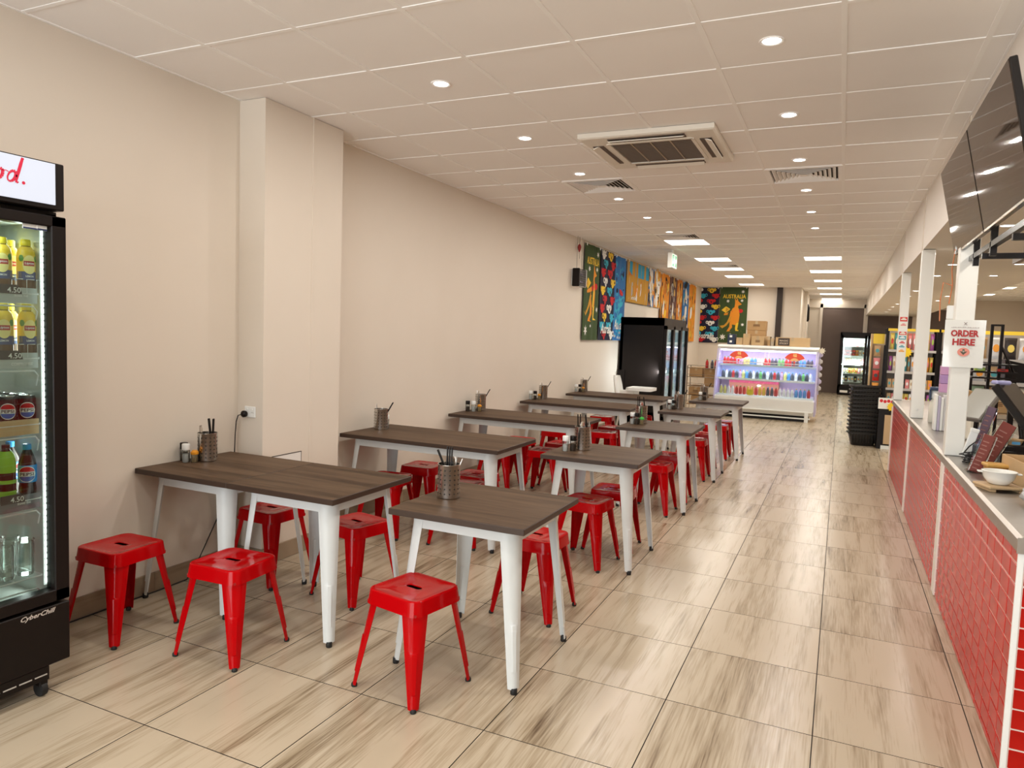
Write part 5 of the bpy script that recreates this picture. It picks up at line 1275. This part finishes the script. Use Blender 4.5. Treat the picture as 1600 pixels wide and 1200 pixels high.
# ---- white posts from the counter to the soffit
M_POST = noisy('post_gloss_white', (.80, .79, .74), (.83, .82, .77), 1.5, .3)
def post(n, x0, x1, y0, y1):
    b = MB(); b.box(x0, y0, CZ, x1, y1, 2.505, c=.004); o = b.build('pillar_%d' % n, M_POST); return struct(o)
p1 = post(1, .633, .738, 5.23, 5.33); p2 = post(2, .634, .742, 7.74, 7.84); p3 = post(3, .633, .732, 10.16, 10.26)
b = MB(); b.M = Matrix.Translation((.688, 7.738, 1.0)) @ Matrix.Rotation(math.pi/2, 4, 'X'); b.lathe(0, 0, [(.008, 0), (.007, .003), (.0005, .003)], 10); b.build('screw_cap', M_STEEL, p2)
stk = [(1.93, .055, 'red', 'cream'), (1.86, .045, 'cream', 'rose'), (1.755, .040, 'red', 'cream'), (1.70, .045, 'teal', 'white'), (1.64, .035, 'white', 'red'), (1.59, .035, 'white', 'teal'), (1.535, .045, 'cream', 'orange')]
for z, h, c, c2 in stk:
    b = MB(); b.box(.642, 10.1585, z-h/2, .724, 10.1595, z+h/2, m=0); b.M = place((.683, 10.158, z), (1, 0, 0), (0, 0, 1)); b.flat([(-.03, -.010), (.03, -.010), (.03, .004), (-.03, .004)], .0004, 1); b.flat(ell(.0, .012, .02, .006, 8), .0005, 1)
    b.build('sticker', [PKM[c], PKM[c2]], p3)
# ---- the order sign
o = thing('order_sign', 'white laminated sign reading ORDER HERE on the nearest white post', 'sign', (.690, 5.2245, 1.626))
o.rotation_euler = (0, 0, 0)
b = MB(); n = 8
f = [[(x, -.004+.004*math.sin(x*26+z*9), z) for x in [-.109+.218*i/n for i in range(n+1)]] for z in (-.148, -.05, .05, .148)]
bk_ = [[(x, y+.0012, z) for x, y, z in r] for r in f]
b.loft([r+list(reversed(q)) for r, q in zip(f, bk_)]); b.build('sheet', mat('laminate_white', (.80, .80, .76), .2, coat=.4), o, 60)
b = MB(); F = lambda u, v: place((u, -.0092, v), (1, 0, 0), (0, 0, 1))
text(b, 'ORDER', .042, F(0, .064), 0, .150, bold=.045); text(b, 'HERE', .042, F(-.003, .010), 0, .120, bold=.045); b.build('lettering', mat('sign_red', (.42, .03, .03), .6), o)
b = MB(); b.M = F(0, -.052); b.flat(ell(0, 0, .033, .027, 24), 0, 0)
b.flat([(-.006, .018), (.006, .018), (.006, .004), (.020, .004), (0, -.018), (-.020, .004), (-.006, .004)], .0005, 1); b.flat(ell(.0, .004, .005, .006, 8), .0009, 2); b.build('down_arrow_badge', [mat('badge_salmon', (.75, .28, .22), .6), mat('badge_dark', (.10, .09, .06), .6), mat('badge_grey', (.4, .4, .34), .6)], o)
b = MB(); b.M = F(0, 0)
for k in range(17): b.flat([(-.074+.0088*k, .098), (-.068+.0088*k, .098), (-.068+.0088*k, .101+(.003 if k % 3 else 0)), (-.074+.0088*k, .101)], 0)
for s_ in (-1, 1): b.flat([(-.010*s_, .132), (-.007*s_, .134), (.010*s_, .116), (.007*s_, .114)], .0003)
b.build('small_print', mat('print_grey', (.35, .28, .27), .7), o)
o = thing('hanging_cables', 'orange and white cables hanging beside the nearest white post', 'cable', (.625, 5.40, 1.9))
b = MB(); b.tube([(0, 0, .33), (-.01, 0, .2), (.0, 0, .1), (-.012, .0, -.02)], .004, 5); b.tube([(.0, .02, .1), (-.05, .02, .12), (-.06, .02, .0), (-.055, .02, -.13)], .004, 5); b.build('orange_cable', mat('cable_orange', (.60, .20, .08), .5), o, 60)
b = MB(); b.box(-.02, -.01, -.12, .02, .02, -.03, c=.004); b.build('junction_box', M_PLASTIC, o)
b = MB(); b.tube([(.012, 0, .61), (.01, 0, .40), (0, 0, .30)], .006, 5); b.build('white_cable', M_PLASTIC, o)

# ================================================================ TWO MENU SCREENS ON A FRAME
M_SCR = mat('screen_black_gloss', (.035, .022, .016), .04, spec=.55)
M_BEZ = mat('bezel_black', (.012, .010, .010), .25)
ty = [(3.42, 4.44), (4.46, 5.53)]; TX0, TZ0, TX1, TZ1 = .525, 2.745, .640, 2.205
hh = math.hypot(TX1-TX0, TZ1-TZ0); tl = math.atan2(TX1-TX0, TZ0-TZ1)
for (a, c), l in zip(ty, ('large black menu screen nearer the front, tilted down from the ceiling', 'large black menu screen farther along, above the counter')):
    o = thing('menu_screen', l, 'screen', ((TX0+TX1)/2, (a+c)/2, (TZ0+TZ1)/2), 0, 'hanging menu screens')
    RM = Matrix.Rotation(-tl, 4, 'Y') @ Matrix.Rotation(0, 4, 'Z'); W2 = (c-a)/2
    b = MB(); b.M = RM; b.box(.0, -W2, -hh/2, .030, W2, hh/2, c=.004); b.build('housing', M_BEZ, o)
    b = MB(); b.M = RM; b.box(-.003, -W2+.006, -hh/2+.012, .001, W2-.006, hh/2-.006); b.build('panel', M_SCR, o)
    b = MB(); b.M = RM; b.box(-.0045, -W2, -hh/2, .001, W2, -hh/2+.010); b.build('lower_bezel', mat('bezel_chrome', (.5, .46, .42), .12, metal=1.0), o)
    b = MB(); b.M = RM; b.box(.030, -W2*.55, -hh*.46, .055, W2*.55, -hh*.12, c=.01); b.build('rear_cover', M_BEZ, o)
o = thing('screen_frame', 'black steel frame carrying the two menu screens', 'frame', (.72, 4.5, 2.3))
b = MB()
for z, x in ((2.15, .68), (2.42, .66)): b.box(x-.72, 3.3-4.5, z-2.3-.015, x-.72+.03, 5.5-4.5, z-2.3+.015)
b.build('rail', M_BEZ, o)
for y in (3.42, 4.52, 5.06):
    b = MB(); b.box(-.04, y-4.5-.015, -.21, -.01, y-4.5+.015, .21); b.build('drop_arm', M_BEZ, o)
for y in (3.85, 4.62):
    b = MB(); b.box(-.06, y-4.5-.014, -.215, .16, y-4.5+.014, -.185); b.build('cross_arm', M_BEZ, o)
b = MB(); b.box(.13, 3.3-4.5, -.215, .16, 4.9-4.5, -.185); b.build('rear_rail', mat('frame_brown', (.16, .09, .05), .3), o)
for y in (3.85, 4.62):
    b = MB(); b.box(.13, y-4.5-.014, -.2, .16, y-4.5+.014, .21); b.build('hanger', M_BEZ, o)

# ================================================================ THINGS ON AND BEHIND THE COUNTER
o = thing('serving_bowl', 'white oval ceramic bowl with lug handles on wooden board', 'bowl', (.735, 4.12, CZ+.026))
def ov(r, z): return [(r*.75*math.cos(2*math.pi*i/28), r*.66*math.sin(2*math.pi*i/28), z) for i in range(28)]
M_CERA = mat('ceramic_white', (.84, .84, .80), .2, coat=.3)
b = MB(); b.loft([ov(.045, 0), ov(.062, .006), ov(.085, .03), ov(.098, .062), ov(.102, .064), ov(.098, .066), ov(.082, .034), ov(.055, .012), ov(.001, .010)], cap=False)
b.build('bowl', M_CERA, o, 60)
for s_ in (-1, 1):
    b = MB(); b.box(s_*.070, -.018, .053, s_*.092, .018, .060, c=.003); b.build('lug_handle', M_CERA, o)
o = thing('serving_board', 'pale wooden board under the white bowl', 'board', (.738, 4.115, CZ), .35)
b = MB(); b.box(-.085, -.075, .012, .085, .075, .025, c=.003); b.build('board', M_OAK, o)
for x in (-.065, .065): b = MB(); b.box(x-.012, -.07, 0, x+.012, .07, .012); b.build('batten', M_OAK, o)
o = thing('condiment_tub', 'amber plastic tub with lid behind the white bowl', 'tub', (.775, 4.46, CZ), .15)
b = MB(); b.loft([[(x, y, z) for x, y in rrect(h, h*.8, .010, 3)] for h, z in ((.040, 0), (.047, .062))]); b.build('tub', mat('amber_plastic', (.50, .22, .03), .2), o, 50)
b = MB(); b.box(-.053, -.045, .062, .053, .045, .080, c=.005); b.build('lid', mat('amber_lid', (.62, .36, .10), .35), o)
o = thing('open_carton', 'open brown cardboard box at the right edge of the counter', 'box', (.985, 4.36, CZ), .1)
for nm, bx in (('side_panel', (-.15, -.2, 0, -.144, .2, .125)), ('side_panel', (.144, -.2, 0, .15, .2, .125)), ('end_panel', (-.15, -.2, 0, .15, -.194, .125)), ('end_panel', (-.15, .194, 0, .15, .2, .125)), ('bottom_panel', (-.15, -.2, 0, .15, .2, .006))):
    b = MB(); b.box(*bx); b.build(nm, M_CARD2, o)
o = thing('plastic_bag', 'crumpled clear white plastic bag at the right edge of the counter', 'bag', (.865, 3.76, CZ))
b = MB(); L = []
for k, (z, r) in enumerate(((0, .08), (.03, .10), (.06, .105), (.09, .085), (.11, .05), (.135, .075))):
    L.append([(r*(1+.16*math.sin(i*2.3+k*1.9))*math.cos(2*math.pi*i/18), r*(1+.16*math.cos(i*3.1+k))*math.sin(2*math.pi*i/18), z) for i in range(18)])
b.loft(L); b.build('bag', mat('bag_white_film', (.82, .83, .82), .25, alpha=.8), o, 60)
def slab(name, lab, cat, x, y, z, L_, th, dp, ang, face, body, az=0.0):
    """tilted tablet on a stand: long side L_ rising at ang in the x-z plane"""
    o = thing(name, lab, cat, (x, y, CZ), az); h = z-CZ
    RM = Matrix.Translation((0, 0, h)) @ Matrix.Rotation(-ang, 4, 'Y')
    b = MB(); b.M = RM; b.box(-L_/2, -dp/2, -th/2, L_/2, dp/2, th/2, c=.006); b.build('housing', body, o)
    b = MB(); b.M = RM; b.box(-L_/2+.012, -dp/2+.010, th/2-.001, L_/2-.012, dp/2-.010, th/2+.0015); b.build('panel', face, o)
    b = MB(); b.tube([(0, .0, h-th*.4), (.02, .02, h*.5), (.02, .02, .012)], .016, 8); b.build('stand_arm', M_BEZ, o, 50)
    b = MB(); b.box(-.06, -.06, 0, .10, .10, .012, c=.004); b.build('stand_base', M_BEZ, o)
    return o
slab('payment_screen', 'grey payment screen tilted up on its arm, beside the nearest post', 'screen', .850, 5.60, 1.225, .27, .034, .20, math.radians(47), mat('screen_grey', (.36, .35, .31), .22), mat('grey_brown_plastic', (.16, .14, .12), .4), math.radians(42))
slab('till_screen', 'large black till screen tilted away at the right edge', 'screen', .965, 5.02, 1.27, .30, .045, .26, math.radians(-52), mat('till_back', (.030, .024, .022), .2), M_BEZ, math.radians(-30))
o = thing('hand_scanner', 'lilac and black hand scanner above the large black till screen', 'scanner', (.862, 4.99, 1.405), .4)
b = MB(); b.box(-.045, -.03, -.012, .045, .03, .012, c=.008); b.build('head', mat('scanner_lilac', (.33, .33, .55), .25), o)
b = MB(); b.tube([(0, .02, -.01), (-.01, .03, -.06)], .012, 8); b.build('grip', M_BEZ, o)
def menu_board(lab, x, y, w, h, roll, m, az=0.0):
    o = thing('menu_board', lab, 'menu board', (x, y, CZ), az, 'menu boards leaning on the counter')
    RM = Matrix.Rotation(roll, 4, 'Y') @ Matrix.Rotation(-.12, 4, 'X')
    b = MB(); b.M = RM; b.box(-w/2, 0, 0, w/2, .008, h, c=.002); b.build('sheet', m, o)
    b = MB(); b.M = RM; b.box(-w/2-.008, -.004, 0, -w/2, .012, h); b.box(w/2, -.004, 0, w/2+.008, .012, h); b.build('clear_edge', M_CLEAR, o)
    b = MB(); b.M = RM
    for k in range(8): b.box(-w*.36, -.0012, h*(.10+.10*k), w*(.1+.08*(k % 3)), -.0002, h*(.10+.10*k)+.006)
    b.build('printed_lines', mat('menu_print', (.36, .17, .14), .5), o)
    b = MB(); b.box(-w/2-.01, -.02, 0, w/2+.02, .06, .010, c=.003); b.build('foot', M_CLEAR, o)
M_MENU = mat('menu_maroon', (.22, .055, .045), .3); M_MENU2 = mat('menu_plum', (.17, .11, .15), .3)
menu_board('maroon menu board in a clear stand, nearest on the counter', .705, 4.60, .055, .22, math.radians(17), M_MENU)
menu_board('tall maroon menu board leaning behind the amber tub', .770, 4.82, .075, .29, math.radians(26), M_MENU)
menu_board('plum menu board leaning below the grey payment screen', .825, 5.42, .05, .32, math.radians(15), M_MENU2)
o = thing('leaning_panel', 'white panel leaning against the foot of the nearest white post', 'panel', (.735, 5.17, CZ), 0)
b = MB(); b.M = Matrix.Rotation(.24, 4, 'Y'); b.box(-.022, -.012, 0, .022, .012, .19, c=.003); b.build('panel', M_PLASTIC, o)
b = MB(); b.M = Matrix.Rotation(.24, 4, 'Y'); b.box(-.024, -.014, .17, .024, .014, .193, c=.003); b.build('top_edge', M_PAPER, o)
o = thing('cable_tangle', 'black tangle of cables at the foot of the nearest white post', 'cable', (.765, 4.97, CZ))
for q in range(8):
    b = MB(); ph = R.uniform(0, 6); rr_ = R.uniform(.03, .075)
    b.tube([(rr_*math.cos(ph+t*.62)+.018*math.sin(t*1.7+q), rr_*math.sin(ph+t*.62), .006+.007*q+.010*math.sin(t+q)) for t in range(16)], .0035, 5); b.build('cable', M_RUBBER, o, 60)
b = MB(); b.box(-.02, -.06, .02, .03, -.02, .045, c=.004); b.build('adapter', M_STEEL, o)
o = thing('black_adapter', 'dark grey power brick lying in the cables', 'adapter', (.81, 5.12, CZ+.03), .5)
b = MB(); b.box(-.04, -.03, 0, .04, .03, .07, c=.008); b.build('brick', mat('brick_grey', (.05, .055, .07), .35), o)
b = MB(); b.tube([(.0, -.03, .05), (-.05, -.06, .12), (-.09, -.02, .06), (-.06, .06, .01)], .004, 5); b.build('lead', M_RUBBER, o, 60)
o = thing('cream_appliance', 'cream appliance with round tan dial behind the payment screen', 'appliance', (.955, 6.22, CZ))
b = MB(); b.box(-.075, -.09, 0, .075, .09, .235, c=.015); b.build('body', mat('cream_plastic', (.88, .82, .68), .4), o)
b = MB(); b.M = Matrix.Translation((.03, -.091, .10)) @ Matrix.Rotation(math.pi/2, 4, 'X'); b.lathe(0, 0, [(.030, 0), (.034, .005), (.030, .010), (.0005, .008)], 20); b.build('dial', mat('dial_tan', (.40, .28, .18), .4), o, 50)
b = MB(); b.box(-.06, -.093, .02, .06, -.089, .035); b.build('label_strip', mat('strip_yellow', (.75, .6, .25), .5), o)
o = thing('pump_dispenser', 'pale sanitiser bottle with navy and white pump beside the second post', 'dispenser', (.795, 7.44, CZ))
b = MB(); b.lathe(0, 0, [(.040, 0), (.043, .01), (.043, .17), (.03, .205), (.018, .215)], 16); b.build('bottle', mat('bottle_cream', (.72, .70, .60), .35), o, 40)
b = MB(); b.lathe(0, 0, [(.03, .215), (.034, .225), (.034, .285), (.02, .30)], 12); b.build('collar', M_PLASTIC, o, 50)
b = MB(); b.box(-.045, -.06, .292, .035, .03, .322, c=.008); b.box(-.05, -.035, .20, -.035, .0, .30, c=.004); b.build('pump', mat('pump_navy', (.03, .05, .10), .4), o)
o = thing('paper_bags', 'bundle of white and lilac paper bags standing beside the nearest post', 'paper bags', (.775, 6.78, CZ))
for k in range(5):
    b = MB(); b.box(-.052+.021*k, -.06, 0, -.033+.021*k, .06, .29+R.uniform(-.03, .03), c=.003); b.build('bag_bundle', [M_PAPER, mat('bag_lilac', (.50, .45, .58), .6), M_PAPER, mat('bag_grey', (.6, .58, .58), .6), M_PAPER][k], o)
o = thing('purple_carton', 'purple and pink carton stack seen left of the order sign post', 'box', (.83, 7.02, CZ))
for k in range(3):
    b = MB(); b.box(-.055, -.05, .30+.075*k, .055, .05, .373+.075*k, c=.003); b.build('carton', mat('carton_purple' if k % 2 else 'carton_violet', (.40, .24, .48) if k % 2 else (.55, .30, .50), .5), o)
b = MB(); b.box(-.06, -.055, 0, .06, .055, .30, c=.003); b.build('stand', mat('stand_grey', (.45, .42, .42), .5), o)
o = thing('cash_drawer', 'black cash drawer box behind the maroon menus at the right edge', 'box', (1.04, 5.0, CZ))
b = MB(); b.box(-.17, -.12, 0, .17, .16, .13, c=.005); b.build('case', M_BLACK, o)
b = MB(); b.box(-.155, -.125, .015, .155, -.118, .10, c=.002); b.build('drawer_front', M_BEZ, o)
o = thing('paper_bowl', 'brown paper bowl with blue sticker on the black drawer box', 'bowl', (.945, 4.96, CZ+.131))
b = MB(); b.lathe(0, 0, [(.03, 0), (.045, .03), (.047, .032), (.043, .032), (.028, .004), (.0005, .003)], 18, cap=False); b.build('bowl', M_CARD2, o, 50)
b = MB(); b.box(-.02, -.044, .006, .02, -.041, .022); b.build('sticker', mat('sticker_blue', (.10, .35, .60), .5), o)
o = thing('black_stand', 'tall black steel stand with shelves on the counter behind the payment screen', 'stand', (1.09, 6.62, CZ))
for x in (-.035, .032):
    b = MB(); b.box(x-.010, -.012, .0, x+.010, .012, .86 if x < 0 else .87); b.build('upright', M_BLACK, o)
b = MB(); b.box(-.045, -.010, .858, .042, .010, .872); b.build('top_bar', M_BLACK, o)
for z in (.56, .50, .455):
    b = MB(); b.box(-.16, -.10, z-.006, .14, .10, z+.006); b.build('shelf', M_BLACK, o)
b = MB(); b.box(-.08, -.07, 0, .08, .10, .012); b.build('base', M_BLACK, o)
b = MB(); b.tube([(.035, 0, .70), (.13, 0, .50)], .010, 6); b.build('brace', M_BLACK, o)
packet('lime', .07, .05, .028, .99, 6.60, CZ+.507, 'flat green packet on the tall black stand', 'packets on the tall black stand', 0, 'packet', 'packet', False)
packet('red', .07, .05, .022, 1.14, 6.60, CZ+.507, 'flat red packet on the tall black stand', 'packets on the tall black stand', 0, 'packet', 'packet', False)
o = thing('black_hopper', 'black angled hopper right of the tall black stand', 'box', (1.25, 6.9, CZ))
b = MB(); b.loft([[(x, y, z) for x, z in [(-.05, .42), (.10, .42), (.13, .56), (-.06, .60)]] for y in (-.09, .09)]); b.build('hopper', M_BLACK, o)
b = MB(); b.box(0, -.02, 0, .04, .02, .43); b.build('post', M_BLACK, o)
# back bench with cartons
o = thing('back_bench', 'steel back bench behind the service counter', 'bench', (2.0, 8.85, 0))
b = MB(); b.box(-.65, -.28, .90, .65, .28, .94); b.build('top', M_STEEL, o)
b = MB(); b.box(-.63, -.26, .1, .63, .27, .90); b.build('cupboard', mat('bench_front', (.35, .32, .29), .5), o)
for k in range(2):
    b = MB(); b.box(-.60+.62*k, -.275, .14, -.02+.62*k, -.26, .86); b.build('door', mat('bench_door', (.40, .37, .33), .45), o)
for k, (x, y, wd, h, lab) in enumerate(((1.16, 8.8, .20, .24, 'brown carton on the rear part of the service counter'), (1.50, 8.9, .18, .18, 'brown carton on the back bench, left end'), (1.72, 8.85, .22, .22, 'brown carton on the back bench, second from the left'))):
    carton(lab, x, y, CZ if k == 0 else .941, wd, .25, h, .1*k, M_CARD, 'bars', True, 'cartons on the back bench')
o = thing('clear_tray_stack', 'stack of pale plastic trays on the back bench', 'trays', (1.98, 8.85, .94))
for k in range(6):
    b = MB(); b.box(-.1, -.12, .03*k, .1, .12, .03*k+.022, c=.006); b.build('tray', M_PLASTIC if k % 2 else mat('tray_lilac', (.45, .45, .65), .4), o)
